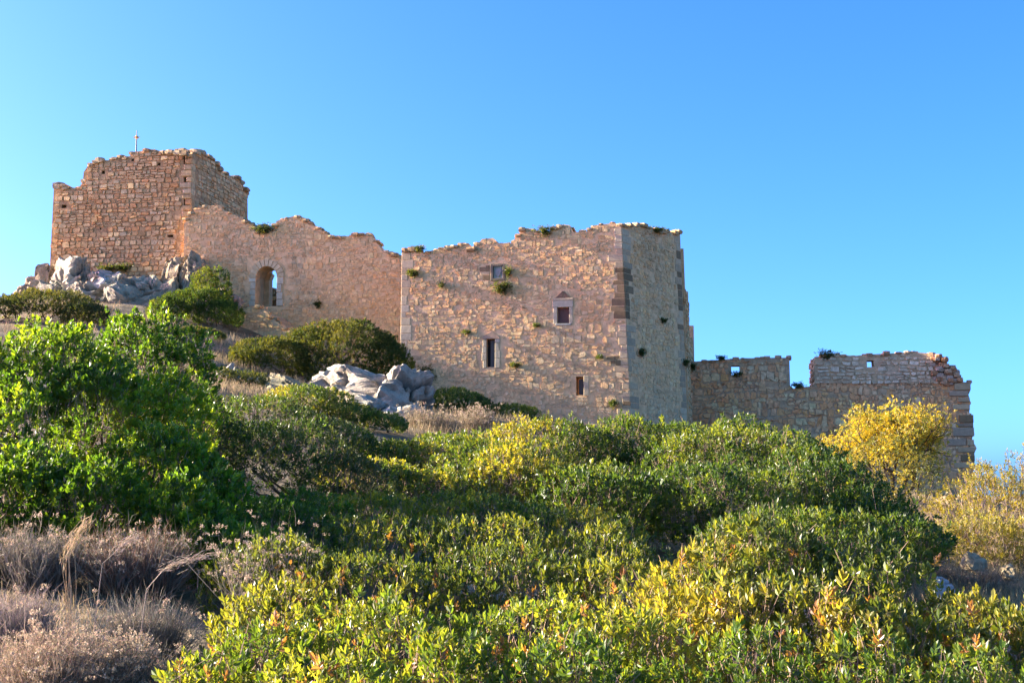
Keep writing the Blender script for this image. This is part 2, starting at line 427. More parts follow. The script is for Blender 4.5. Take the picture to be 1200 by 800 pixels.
def UV(pl, pts): return [pl.uv(*p) for p in pts]
def rect_uv(pl, x0, y0, x1, y1):
    a = pl.uv(x0, y1); b = pl.uv(x1, y0); c = pl.uv(x0, y0); d = pl.uv(x1, y1)
    u0 = (a[0] + c[0]) / 2; u1 = (b[0] + d[0]) / 2; v0 = (a[1] + d[1]) / 2; v1 = (b[1] + c[1]) / 2
    return u0, v0, u1, v1
def rect_loop(r): u0, v0, u1, v1 = r; return [(u0, v0), (u0, v1), (u1, v1), (u1, v0)]

def patch(p, q=0.35, s=0.0): return float(fbm(np.array([[p[0] * q + s, p[1] * q + s, p[2] * q]]), 3)[0])

PAL_HALL = [(0.746, 0.474, 0.211), (0.705, 0.465, 0.217), (0.780, 0.496, 0.220), (0.676, 0.474, 0.234), (0.775, 0.446, 0.185), (0.731, 0.509, 0.249), (0.620, 0.398, 0.178), (0.780, 0.443, 0.178)]
PAL_TOWER = [(0.623, 0.404, 0.190), (0.575, 0.390, 0.195), (0.664, 0.452, 0.218), (0.591, 0.436, 0.237), (0.639, 0.358, 0.153), (0.493, 0.333, 0.163), (0.672, 0.492, 0.256)]
PAL_OUT = [(0.780, 0.439, 0.218), (0.780, 0.488, 0.275), (0.724, 0.377, 0.182), (0.768, 0.435, 0.227), (0.780, 0.517, 0.292), (0.780, 0.391, 0.173), (0.668, 0.372, 0.190)]

# ---- square tower on the crag
def px_xy(px, D): return ((px - 600.0) / FPX * D, D)
T0, T1, T2 = px_xy(60, 73.1), px_xy(216, 72.0), px_xy(291, 80.0)
tower = thing('ruined_tower', 'square ruined tower of reddish rubble stone on the rocky crag', 'tower', (-22, 76, tz(-22, 76)))
plF = Plane(T0, T1, 0.004, 12); plR = Plane(T1, T2, 0.0, 12)
topF = [(63, 222), (75, 217), (79, 222), (92, 220), (97, 214), (98, 202), (103, 194), (113, 190), (131, 187), (152, 183), (156, 178), (168, 177), (181, 175), (196, 180), (208, 181), (215, 179)]
outF = UV(plF, topF + [(216, 340), (57, 340)])
topR = [(215, 179), (224, 178), (236, 177), (243, 183), (251, 189), (257, 198), (262, 203), (273, 207), (281, 210), (285, 217), (290, 227)]
outR = clip_left(plR, plF, UV(plR, topR + [(291, 330), (216, 330)])); outF = clip_right(plF, plR, outF)
# small dark putlog holes
hol = [rect_uv(plF, *r) for r in [(119, 200, 123, 204), (154, 186, 157, 189), (185, 191, 188, 194), (72, 240, 78, 244), (196, 275, 203, 278), (117, 267, 119, 269)]]
wF = slab(plF, outF, [rect_loop(r) for r in hol], 1.5, 'front_wall', M_MORTAR_TOWER, tower)
wR = slab(plR, outR, [], 1.4, 'side_wall', M_MORTAR_TOWER, tower, mitre=0.6)
back = [np.array(T0) + np.array((1.2, 7.6)), np.array(T2)]
plB = Plane(back[1], back[0]); slab(plB, [(0.1, 10), (0.1, 16.5), (plB.L - .3, 16.2), (plB.L - .3, 10)], [], 1.2, 'back_wall', M_MORTAR_TOWER, tower)
plL = Plane(back[0], T0); slab(plL, [(0.3, 10), (0.3, 16.3), (plL.L - 0.3, 17.9), (plL.L - 0.3, 10)], [], 1.2, 'flank_wall', M_MORTAR_TOWER, tower)
def tint_tower(u, v, c):
    r = patch((u, v, 3), 0.45); g = patch((u, v, 9), 0.8)
    c = c * (1.0 + 0.25 * (g - 0.5)); return c * np.array([1, 1 - 0.35 * max(0, r - 0.52) * 2, 1 - 0.7 * max(0, r - 0.52) * 2])
vq = 9.5; kq = 0; avF = []; avR = []
while vq < plF.uv(215, 184)[1]:
    hq = random.uniform(.28, .4); wq = random.uniform(.25, .5) if kq % 2 else random.uniform(.4, .7); kq += 1
    box_uvh(plF, plF.L - wq, plF.L + .05, vq + .015, vq + hq - .015, -random.uniform(.5, .8), .035 + random.uniform(0, .03), 'quoin', M_STONE, wF, np.array(random.choice(PAL_TOWER)) * random.uniform(.8, 1.0), bev=.05)
    avF.append((plF.L - wq, vq, plF.L + .3, vq + hq)); vq += hq
avR.append((-1, 0, .45, 30))
st = lay_stones(plF, outF, [(a - .02, b - .02, c + .02, d + .02) for a, b, c, d in hol] + avF, (0.20, 0.34), (0.22, 0.52), 0.04, 0.06, PAL_TOWER, wave=0.04, jit=0.07, holes=0.015, tint=tint_tower, owner=wF)
st += lay_stones(plR, outR, avR, (0.20, 0.34), (0.35, 0.75), 0.04, 0.06, PAL_TOWER, wave=0.04, jit=0.07, holes=0.015, tint=tint_tower, owner=wR)
def shown_tower(x, y, z):
    a, b = pix((x, y, z)); return 1.0 if b < 300 + max(0, (a - 215)) * -0.5 else 0.05
put_stones(st, tower, shown_tower)
cap_stones(plF, UV(plF, topF), 1.3, tower, PAL_TOWER, (0.28, 0.5)); cap_stones(plR, UV(plR, topR), 1.2, tower, PAL_TOWER, (0.35, 0.6), 'side_coping_rubble')

# ---- curtain wall with the arched gateway
C0, C1 = px_xy(212, 71.6), px_xy(480, 70.0)
curtain = thing('curtain_wall', 'pinkish curtain wall with arched gateway stepping down from the tower', 'wall', (-12, 71, tz(-12, 71)))
plC = Plane(C0, C1, 0.004, 10)
topC = [(216, 262), (221, 251), (232, 245), (246, 241), (258, 240), (262, 247), (274, 251), (288, 259), (296, 264), (299, 272), (320, 272), (324, 259), (334, 256), (345, 253), (352, 254), (362, 261), (374, 268), (388, 277), (398, 278), (412, 276), (428, 275), (436, 277), (442, 285), (448, 294), (458, 297), (470, 300), (480, 300)]
outC = UV(plC, topC + [(480, 480), (330, 430), (214, 360)])
a0, b0 = plC.uv(299, 359); a1, b1 = plC.uv(324, 359); um = (a0 + a1) / 2; ar = (a1 - a0) / 2
vtop = plC.uv(311, 312)[1]; vs_ = vtop - ar * 1.05
arch = [(a0, b0), (a0, vs_)] + [(um - ar * math.cos(t), vs_ + ar * 1.05 * math.sin(t)) for t in np.linspace(0.15, math.pi - 0.15, 13)] + [(a1, vs_), (a1, b0)]
wCu = slab(plC, outC, [arch], 1.5, 'wall', M_MORTAR_HALL, curtain)
def tint_hall(u, v, c):
    r = patch((u, v, 5), 0.4); g = patch((u, v, 1), 1.1)
    c = c * (1.0 + 0.35 * (g - 0.5)); k = np.clip((r - 0.45) * 3, 0, 1)
    stn = np.clip((patch((u * 2.2, v * .45, 60), 0.5) - 0.5) * 5, 0, 1); c = c * (1 - stn * np.array([.22, .17, .10]))   # grey weather streaks
    return c * (1 - k) + k * c * np.array([1.04, 0.95, 0.88])
avC = [(a0 - 0.42, b0 - 0.05, a1 + 0.42, vs_ + ar + 0.35)]
st = lay_stones(plC, outC, avC, (0.10, 0.25), (0.15, 0.42), 0.026, 0.024, PAL_HALL, wave=0.10, jit=0.09, holes=0.12, tint=tint_hall, owner=wCu)
def shown_c(x, y, z):
    a, b = pix((x, y, z)); return 1.0 if b < 345 + max(0, a - 300) * 0.3 and a < 468 else 0.05
put_stones(st, curtain, shown_c)
cap_stones(plC, UV(plC, topC[:-1]), 1.4, curtain, PAL_HALL, (0.22, 0.45))
# voussoirs and jamb stones of the gateway
for t0, t1 in zip(np.linspace(0, math.pi, 12)[:-1], np.linspace(0, math.pi, 12)[1:]):
    g = 0.03; r0, r1 = ar, ar + 0.36 + random.uniform(-.05, .08)
    q = [(um - r * math.cos(t), vs_ + r * 1.05 * math.sin(t)) for r, t in ((r0, t0 + g), (r1, t0 + g * .6), (r1, t1 - g * .6), (r0, t1 - g))]
    hh = 0.045 + random.uniform(0, .02)
    V = plC.pos([(*p, -0.3) for p in q] + [(*p, hh) for p in q])
    link('voussoir', mesh_np('voussoir', V, np.array([(4, 5, 6, 7), (0, 1, 5, 4), (1, 2, 6, 5), (2, 3, 7, 6), (3, 0, 4, 7)]), np.tile(np.array((0.58, 0.44, 0.24)) * random.uniform(.85, 1.1), (8, 1)), M_DRESSED), wCu)
for s in (0, 1):
    v = b0
    while v < vs_ - 0.1:
        h = random.uniform(0.3, 0.45); h = min(h, vs_ - v); w = random.uniform(0.26, 0.42)
        u0, u1 = (a0 - w, a0 - 0.004) if s == 0 else (a1 + 0.004, a1 + w)
        box_uvh(plC, u0, u1, v + .012, v + h - .012, -0.3, 0.05 + random.uniform(0, .02), 'jamb_stone', M_DRESSED, wCu, np.array((0.54, 0.42, 0.31)) * random.uniform(.9, 1.1)); v += h
# what stands behind the gateway: inner jamb, grey door leaf, ruined wall
inner = [(a0 + 0.30, b0 - 0.02), (a0 + 0.30, vs_ + 0.1), (a0 + 0.45, vs_ + ar * 0.75), (a0 - 0.05, vs_ + ar * 1.3), (a0 - 0.3, b0 - 0.02)]
slab(plC, inner, [], 0.5, 'inner_jamb', M_MORTAR_HALL, curtain, front=-1.52)
gate = tag(box_uvh(plC, a0 + 0.82, a0 + 1.02, b0, vs_ + 0.02, -2.7, -2.3, 'stone_pillar', M_DRESSED, None, (0.30, 0.31, 0.33)), 'grey stone pillar standing just inside the arched gateway', 'pillar')
plI = Plane(px_xy(290, 79.0), px_xy(345, 78.0))
oI = UV(plI, [(296, 350), (300, 344), (310, 338), (317, 336), (322, 339), (327, 346), (338, 348), (338, 375), (300, 375)])
iw = thing('inner_wall_ruin', 'brown ruined inner wall seen through the arched gateway', 'wall', (-15, 78.5, tz(-15, 78.5)))
slab(plI, oI, [], 1.0, 'wall', M_MORTAR_TOWER, iw)
st = lay_stones(plI, oI, [], (0.2, 0.34), (0.25, 0.5), 0.05, 0.08, PAL_TOWER); put_stones(st, iw, lambda *a: 1, 60)
plK = Plane(px_xy(285, 77.0), px_xy(345, 76.5))
oK = UV(plK, [(282, 264), (300, 264), (310, 262), (314, 263), (315, 266), (315, 300), (282, 300)])
kw = thing('rear_parapet', 'low grey parapet showing in the notch behind the curtain wall', 'wall', (-14.5, 76.6, tz(-14.5, 76.6)))
oK = [(a, b) for a, b in oK[:-2]] + [(oK[-2][0], 12.5), (oK[-1][0], 12.5)]
slab(plK, oK, [], 0.8, 'wall', M_MORTAR_OUT, kw)
st = lay_stones(plK, oK, [], (0.2, 0.32), (0.25, 0.5), 0.05, 0.06, PAL_OUT); put_stones(st, kw, lambda *a: 1, 60)

# ---- stair up to the gateway with its solid outer wall
stair = thing('stone_stair', 'stone stair with solid masonry parapet climbing to the arched gateway', 'stair', (-13.5, 69, tz(-13.5, 69)))
plS = Plane(px_xy(268, 68.7), px_xy(365, 67.4), 0.02, 8)
topS = [(274, 361), (290, 359), (303, 360), (309, 363), (316, 369), (323, 376), (331, 382), (338, 387), (344, 391), (352, 396)]
oS = UV(plS, topS + [(352, 425), (300, 420), (268, 410), (270, 380)])
wS = slab(plS, oS, [], 0.45, 'parapet', M_MORTAR_HALL, stair)
st = lay_stones(plS, oS, [], (0.16, 0.3), (0.22, 0.55), 0.04, 0.05, [tuple(min(.78, q * 1.08) for q in c) for c in PAL_HALL], holes=.03, owner=wS); put_stones(st, stair, lambda *a: 1, 150)
cap_stones(plS, UV(plS, topS), 0.4, stair, PAL_HALL, (0.22, 0.4))
us = plS.uv(306, 360); ue = plS.uv(352, 396); nst = 12
box_uvh(plS, plS.uv(272, 370)[0], us[0] + 0.2, us[1] - 1.8, us[1] - 0.28, -2.6, -0.47, 'landing', M_DRESSED, stair, (0.36, 0.29, 0.24))
for k in range(nst):
    u = us[0] + 0.2 + (ue[0] - us[0]) * k / nst; v = us[1] - 0.28 + (ue[1] - us[1]) * (k + 1) / nst
    box_uvh(plS, u + .003, u + (ue[0] - us[0]) / nst, v - 1.4, v, -2.5, -0.47, 'step', M_DRESSED, stair, np.array((0.34, 0.27, 0.22)) * random.uniform(.85, 1.1))

# ---- the great hall: front, canted corner face and sliver of the far side
H0, H1, H2, H3 = px_xy(468, 64.55), px_xy(740, 62.6), px_xy(807, 67.5), px_xy(815, 75.0)
hall = thing('castle_hall', 'tall roofless castle hall of pale pink masonry with small windows', 'building', (2, 66, tz(2, 66)))
plH = Plane(H0, H1, 0.012, 4); plG = Plane(H1, H2, 0.040, 4); plJ = Plane(H2, H3, 0.016, 4)
topH = [(471, 293), (484, 292), (498, 296), (508, 293), (520, 290), (536, 288), (550, 286), (552, 291), (556, 290), (565, 280), (578, 279), (585, 285), (600, 285), (604, 278), (614, 268), (627, 268), (632, 274), (646, 272), (652, 266), (660, 263), (668, 264), (672, 272), (688, 271), (697, 264), (714, 262), (723, 262), (728, 265)]
outH = UV(plH, topH + [(741, 520), (600, 515), (467, 490)])
topG = [(728, 265), (740, 265), (750, 262), (760, 267), (774, 270), (788, 272), (797, 274)]
outG = UV(plG, topG + [(807, 530), (741, 530)])
topJ = [(797, 290), (801, 291), (803, 340), (806, 342), (808, 395), (811, 397)]
outJ = clip_left(plJ, plG, UV(plJ, topJ + [(815, 540), (806, 540)]))
outG = clip_left(plG, plH, outG); outH = clip_right(plH, plG, outH)
def opening(pl, r, frame=None): return rect_uv(pl, *r)
wA = rect_uv(plH, 575, 309, 592, 329); wB = rect_uv(plH, 653, 360, 667, 379); wC = rect_uv(plH, 570, 397, 580, 430); wD = rect_uv(plH, 675, 441, 684, 463); wE = rect_uv(plH, 484, 453, 500, 462)
hb = [wA, wB, wC, wD, wE]
wH = slab(plH, outH, [rect_loop(r) for r in hb], 1.3, 'front_wall', M_MORTAR_HALL, hall)
wG = slab(plG, outG, [], 1.3, 'canted_wall', M_MORTAR_HALL, hall, mitre=1.4)
wJ = slab(plJ, outJ, [], 1.2, 'far_side_wall', M_MORTAR_HALL, hall, mitre=0.8)
# unseen rear and left-hand walls; left one low and dull to weaken bounced sun
hL = (H0[0] + 1.0, H0[1] + 11.5)
plHL = Plane(hL, H0, 0.0, 4); slab(plHL, [(0, 2), (0, 6.5), (3, 5.6), (6, 6.2), (8, 7.4), (plHL.L - .5, 8.6), (plHL.L - .5, 2)], [], 1.1, 'left_wall', M_MORTAR_OUT, hall, front=-0.05)
plHB = Plane(H3, hL, 0.0, 4); slab(plHB, [(.1, 1), (.1, 11), (plHB.L - .1, 12), (plHB.L - .1, 1)], [], 1.1, 'rear_wall', M_MORTAR_HALL, hall)
def tint_hallmain(u, v, c):
    c = tint_hall(u, v, c); k = np.clip((8.5 - v) / 3.5, 0, 1) * (0.5 + 0.8 * patch((u, v, 20), 0.6))
    k = min(k, 1); g = c.mean()
    return c * (1 - 0.45 * k) + 0.45 * k * np.array([g * 1.30 + .02, g * 1.04 + .02, g * 0.66 + .02])
avH = [(wA[0] - .02, wA[1] - .02, wA[2] + .02, wA[3] + .02), (wB[0] - .24, wB[1] - .03, wB[2] + .22, wB[3] + .88), (wC[0] - .28, wC[1] - .06, wC[2] + .3, wC[3] + .4), (wD[0] - .06, wD[1] - .04, wD[2] + .28, wD[3] + .06), (wE[0], wE[1], wE[2], wE[3] + .1)]
# blocks of dressed stone at the corners and the dark weathered patches: (plane, px box, colour)
BRN = (0.22, 0.135, 0.075); GRY = (0.42, 0.29, 0.19); PAL = (0.52, 0.37, 0.245); TAN = (0.46, 0.30, 0.185)
blocks = []
def col_blocks(pl, pts, hpx, wpx, cols, side):
    """a chain of quoins down an edge; pts: (py, px edge)"""
    y = pts[0][0]
    while y < pts[-1][0]:
        h = random.uniform(*hpx); e = np.interp(y, [p[0] for p in pts], [p[1] for p in pts]); w = random.uniform(*wpx)
        x0, x1 = (e - w, e - .2) if side < 0 else (e + .3, e + w)
        blocks.append((pl, (x0, y + .3, x1, y + h - .3), cols(y))); y += h
def cqH(y):
    r = random.random()
    if 318 < y < 374: return np.array(BRN) * random.uniform(.75, 1.35)
    if y < 300: return np.array(TAN) * random.uniform(.8, 1.2) if r < .6 else np.array(PAL)
    return np.array(random.choice([GRY, TAN, GRY, PAL, GRY])) * random.uniform(.85, 1.15)
vq = 2.0; corner = []
while vq < plH.uv(726, 270)[1]:
    hq = random.uniform(.24, .40); y_ = pix(plH.pos([(plH.L, vq, 0)])[0])[1]; uH, uG = u_int(plH, plG, vq + hq / 2), u_int(plG, plH, vq + hq / 2)
    wq, wg = (random.uniform(.5, .75), random.uniform(.3, .45)) if random.random() < .5 else (random.uniform(.28, .42), random.uniform(.6, .9))
    if not 316 < y_ < 374 and random.random() < .3: vq += hq; continue
    c_ = cqH(y_); corner.append((plH, (uH - wq, vq + .012, uH - .01, vq + hq - .012), c_)); corner.append((plG, (uG + .01, vq + .012, uG + wg, vq + hq - .012), c_ * random.uniform(.92, 1.08))); vq += hq
def cqG(y): return np.array(random.choice([BRN, TAN, TAN])) * random.uniform(.9, 1.3) if y < 380 else np.array(random.choice([GRY, PAL, TAN])) * random.uniform(.85, 1.15)
col_blocks(plG, [(276, 797), (510, 806)], (6, 10), (4, 8), cqG, -1)
def cqL(y): return np.array(random.choice([PAL, TAN, (0.45, 0.33, 0.24), (0.46, 0.31, 0.215)])) * random.uniform(.9, 1.1)
col_blocks(plH, [(296, 470.6), (460, 468.2)], (6, 11), (5, 14), cqL, 1)
for x0, y0, x1, y1, c in [(711, 417, 719, 421, BRN), (719.5, 416.5, 727, 421.5, BRN), (715, 422, 721, 426, BRN), (721.5, 422, 727.5, 428, BRN), (730, 470, 739, 475, BRN), (562, 313, 569, 318, BRN), (563, 318.5, 573.6, 322, TAN), (569.5, 311, 573.6, 318, BRN), (561, 322.5, 566, 327, TAN), (566.5, 322.5, 573.6, 328, BRN)]:
    blocks.append((plH, (x0, y0, x1, y1), np.array(c) * random.uniform(.85, 1.2)))
blkH = [(pl, rect_uv(pl, *r), c) for pl, r, c in blocks] + corner
avH += [b[1] for b in blkH if b[0] is plH]; avG = [b[1] for b in blkH if b[0] is plG]
for pl, r, c in blkH:
    box_uvh(pl, r[0], r[2], r[1], r[3], -0.03 if pl is plG else -0.2, random.uniform(.012, .03), 'quoin', M_DRESSED, wH if pl is plH else wG, c)
st = lay_stones(plH, outH, avH, (0.10, 0.25), (0.14, 0.42), 0.026, 0.024, PAL_HALL, wave=0.10, jit=0.09, holes=0.12, tint=tint_hallmain, owner=wH)
st += lay_stones(plG, outG, avG, (0.10, 0.25), (0.22, 0.6), 0.026, 0.024, PAL_HALL, wave=0.10, jit=0.09, holes=0.12, tint=tint_hallmain, owner=wG)
st += lay_stones(plJ, outJ, [], (0.25, 0.4), (0.4, 0.9), 0.04, 0.05, PAL_HALL, wave=0.03, jit=0.05, tint=tint_hallmain, owner=wJ)
def shown_h(x, y, z):
    a, b = pix((x, y, z)); return 1.0 if b < 470 and 471 < a < 797 else 0.05
put_stones(st, hall, shown_h)
cap_stones(plH, UV(plH, topH), 1.2, hall, PAL_HALL, (0.22, 0.45)); cap_stones(plG, UV(plG, topG), 1.2, hall, PAL_HALL, (0.25, 0.5), 'canted_coping_rubble')

# carved tablet in a moulded frame
def frame(pl, r, t, name, col, h0, h1, parent):
    u0, v0, u1, v1 = r
    f = box_uvh(pl, u0 + .003, u0 + t, v0 + .003, v1 - .003, h0, h1, name, M_DRESSED, parent, col)
    box_uvh(pl, u1 - t, u1 - .003, v0 + .003, v1 - .003, h0, h1, name, M_DRESSED, parent, col)
    box_uvh(pl, u0 + t, u1 - t, v1 - t, v1 - .003, h0, h1 + .002, name, M_DRESSED, parent, col)
    box_uvh(pl, u0 + t, u1 - t, v0 + .003, v0 + t, h0, h1 + .002, name, M_DRESSED, parent, col)
frame(plH, wA, 0.13, 'tablet_frame', (0.19, 0.14, 0.10), -0.5, 0.05, wH)
u0, v0, u1, v1 = wA
tab = box_uvh(plH, u0 + .132, u1 - .132, v0 + .132, v1 - .132, -0.5, -0.06, 'carved_tablet', M_DRESSED, wH, (0.36, 0.335, 0.30))
uc, vc = (u0 + u1) / 2, (v0 + v1) / 2
sh = [(-.17, .2), (.17, .2), (.17, -.02), (.12, -.14), (0, -.23), (-.12, -.14), (-.17, -.02)]
V = plH.pos([(uc + a, vc + b, -0.08) for a, b in sh] + [(uc + a * .9, vc + b * .9, -0.02) for a, b in sh])
link('shield_relief', mesh_np('shield_relief', V, [np.array([range(7, 14)]), np.array([(i, (i + 1) % 7, 7 + (i + 1) % 7, 7 + i) for i in range(7)])], np.tile((0.31, 0.29, 0.26), (14, 1)), M_DRESSED), wH)
# window with wooden shutter
u0, v0, u1, v1 = wB
box_uvh(plH, u0 - .2, u0 - .004, v0 - .02, v1 + .0, -0.4, 0.03, 'jamb', M_DRESSED, wH, (0.470, 0.365, 0.257))
box_uvh(plH, u1 + .004, u1 + .18, v0 - .02, v1 + .0, -0.4, 0.03, 'jamb', M_DRESSED, wH, (0.462, 0.344, 0.234))
box_uvh(plH, u0 - .22, u1 + .2, v1 + .004, v1 + .34, -0.4, 0.045, 'lintel', M_DRESSED, wH, (0.479, 0.369, 0.261))
box_uvh(plH, u0 - .22, u1 + .2, v1 + .35, v1 + .46, -0.4, 0.06, 'hood_course', M_DRESSED, wH, (0.521, 0.361, 0.234))
box_uvh(plH, u0 - .1, u1 + .1, v0 - .09, v0 - .0, -0.4, 0.06, 'sill', M_DRESSED, wH, (0.36, 0.32, 0.28))
um2 = (u0 + u1) / 2
for s in (-1, 1):
    V = plH.pos([(um2 + s * .02, v1 + .48, -.1), (um2 + s * .36, v1 + .48, -.1), (um2 + s * .24, v1 + .62, -.1), (um2 + s * .02, v1 + .82, -.1),
                 (um2 + s * .02, v1 + .48, .05), (um2 + s * .36, v1 + .48, .05), (um2 + s * .24, v1 + .62, .05), (um2 + s * .02, v1 + .82, .05)])
    link('pediment', mesh_np('pediment', V, np.array([(4, 5, 6, 7), (0, 1, 5, 4), (1, 2, 6, 5), (2, 3, 7, 6), (3, 0, 4, 7)]), np.tile((0.17, 0.105, 0.07), (8, 1)), M_DRESSED), wH)
sht = box_uvh(plH, u0 + .07, u1 - .03, v0 + .02, v1 - .07, -0.42, -0.30, 'shutter', M_WOOD, wH)
box_uvh(plH, u0 + .003, u0 + .068, v0 + .003, v1 - .003, -0.42, -0.24, 'shutter_frame', M_WOOD, wH); box_uvh(plH, u0 + .07, u1 - .003, v1 - .068, v1 - .003, -0.42, -0.24, 'shutter_frame', M_WOOD, wH)
# tall slit with jambs and little gabled head
u0, v0, u1, v1 = wC
for (a, b) in ((u0 - .26, u0 - .004), (u1 + .004, u1 + .28)):
    v = v0 - .05
    while v < v1 - .02:
        h = min(random.uniform(.3, .5), v1 - v); d = random.uniform(0, .1)
        box_uvh(plH, a + (d if a < u0 else 0), b - (d if a > u0 else 0), v + .008, v + h - .008, -0.4, 0.03, 'jamb', M_DRESSED, wH, np.array((0.470, 0.365, 0.257)) * random.uniform(.92, 1.05)); v += h
V = plH.pos([(u0 - .24, v1 + .01, -.2), (u1 + .26, v1 + .01, -.2), (u1 + .2, v1 + .14, -.2), ((u0 + u1) / 2, v1 + .34, -.2), (u0 - .18, v1 + .14, -.2)] + [(u0 - .24, v1 + .01, .05), (u1 + .26, v1 + .01, .05), (u1 + .2, v1 + .14, .05), ((u0 + u1) / 2, v1 + .34, .05), (u0 - .18, v1 + .14, .05)])
link('gabled_lintel', mesh_np('gabled_lintel', V, [np.array([range(5, 10)]), np.array([(i, (i + 1) % 5, 5 + (i + 1) % 5, 5 + i) for i in range(5)])], np.tile((0.44, 0.29, 0.18), (10, 1)), M_DRESSED), wH)
box_uvh(plH, u0 + .15, u1 - .03, v0 + .03, v1 - .05, -0.42, -0.32, 'window_board', M_GREYWOOD, wH)
box_uvh(plH, u0 + .003, u0 + .149, v0 + .003, v1 - .003, -0.6, -0.36, 'painted_shade', M_DARK, wH)  # black strip in place of the shade along the slit's left side
u0, v0, u1, v1 = wD
box_uvh(plH, u1 + .004, u1 + .25, v0 - .02, v1 + .02, -0.4, 0.03, 'jamb', M_DRESSED, wH, (0.462, 0.336, 0.226))
box_uvh(plH, u0 + .1, u1 - .02, v0 + .05, v1 - .1, -0.42, -0.32, 'window_board', M_GREYWOOD, wH)
for k in range(3): box_uvh(plH, u0 + .11 + k * .1, u0 + .13 + k * .1, v0 + .003, v1 - .003, -0.24, -0.22, 'window_bar', M_IRON, wH, bev=.003)
u0, v0, u1, v1 = wE
box_uvh(plH, u0 - .05, u1 + .05, v1 + .003, v1 + .09, -0.3, 0.06, 'lintel', M_DRESSED, wH, (0.30, 0.12, 0.08))

# ---- outer wall with battlements
O0, O1 = px_xy(806, 71.1), px_xy(1143, 68.9)
outer = thing('outer_wall', 'grey brown rubble outer wall with two broken merlons right of the hall', 'wall', (17, 70, tz(17, 70)))
plO = Plane(O0, O1, 0.01, 1.5); plO2 = Plane(O0, O1, 0.01, 1.5)
topO = [(806, 424), (822, 424), (850, 421), (868, 421), (890, 419), (925, 419), (926, 453), (943, 454), (954, 453), (955, 448), (1126, 447), (1137, 448)]
outO = UV(plO, [(806, 424), (850, 421), (890, 419), (925, 419), (926, 452), (930, 455), (944, 453), (954, 452), (955, 446), (1126, 447), (1136, 448), (1137, 458), (1135, 462), (1137, 470), (1136, 484), (1140, 487), (1141, 504), (1139, 516), (1142, 520), (1142, 540), (1143, 548), (1140, 552), (1144, 600), (806, 600)])
lh1 = rect_uv(plO, 857, 428, 867, 439)
wO = slab(plO, outO, [rect_loop(lh1)], 0.9, 'wall', M_MORTAR_OUT, outer)
# upper part of the right merlon leans back; it has real depth so its left end shows
uP = plO.uv(955, 446)
plM = Plane(O0, O1, 0.22, uP[1])
topM = [(955, 419), (966, 417), (975, 414), (990, 416), (1000, 417), (1020, 415), (1042, 414), (1060, 413), (1078, 413), (1092, 414), (1096, 425), (1104, 440)]
outM = UV(plM, topM + [(1112, 449), (955, 449)])
lh2 = rect_uv(plM, 1016, 422, 1024, 430)
wM = slab(plM, outM, [rect_loop(lh2)], 1.0, 'merlon_face', M_MORTAR_OUT, outer)
av = [(lh1[0] - .05, lh1[1] - .03, lh1[2] + .05, lh1[3] + .05)]
def tint_out(u, v, c):
    r = patch((u, v, 40), 0.5); g = patch((u, v, 44), 1.0)
    k = np.clip((r - .42) * 4, 0, 1); c = c * (0.85 + 0.35 * g)
    return c * (1 - k) + k * c * np.array([1.12, 0.95, 0.82])
st = lay_stones(plO, outO, av, (0.13, 0.38), (0.16, 0.56), 0.04, 0.06, PAL_OUT, wave=0.16, jit=0.13, holes=0.05, tint=tint_out, owner=wO)
st += lay_stones(plM, outM, [(lh2[0] - .1, lh2[1] - .05, lh2[2] + .05, lh2[3] + .08)], (0.18, 0.36), (0.25, 0.6), 0.06, 0.08, [(0.64, 0.49, 0.33), (0.60, 0.45, 0.29), (0.68, 0.53, 0.36), (0.55, 0.39, 0.24)], wave=0.05, jit=0.08, holes=0.05, tint=tint_out, owner=wM)
# long blocks on the broken end
for y0, y1, x0, x1, c in [(449, 457, 1118, 1137, TAN), (458, 464, 1112, 1134, (0.36, 0.24, 0.17)), (466, 471, 1122, 1136, TAN), (474, 480, 1116, 1136, TAN), (486, 495, 1124, 1140.5, BRN), (496, 500, 1120, 1140, (0.30, 0.2, 0.14)), (501, 511, 1116, 1141, (0.36, 0.25, 0.18)), (514, 522, 1110, 1132, (0.36, 0.24, 0.17)), (515, 522, 1133, 1141, TAN), (524, 530, 1122, 1142, TAN), (533, 540, 1126, 1142, BRN), (542, 548, 1118, 1141, TAN)]:
    r = rect_uv(plO, x0, y0, x1, y1)
    box_uvh(plO, r[0], r[2], r[1], r[3], -0.3, 0.10 + random.uniform(0, .06), 'end_block', M_DRESSED, wO, np.array(c) * random.uniform(.9, 1.1), bev=.03)
def shown_o(x, y, z):
    a, b = pix((x, y, z)); return 1.0 if b < 480 + max(0, a - 850) * 0.35 and a > 815 else 0.05
put_stones(st, outer, shown_o)
cap_stones(plO, UV(plO, topO[:6]), 0.9, outer, PAL_OUT, (0.2, 0.4)); cap_stones(plO, UV(plO, [(927, 454), (954, 453)]), 0.9, outer, PAL_OUT, (0.2, 0.4), 'crenel_rubble')
cap_stones(plM, UV(plM, topM[:10]), 1.0, outer, PAL_OUT, (0.2, 0.42), 'merlon_coping_rubble'); cap_stones(plO, UV(plO, [(1122, 447), (1137, 448)]), 0.9, outer, PAL_OUT, (0.25, 0.4), 'end_coping_rubble')
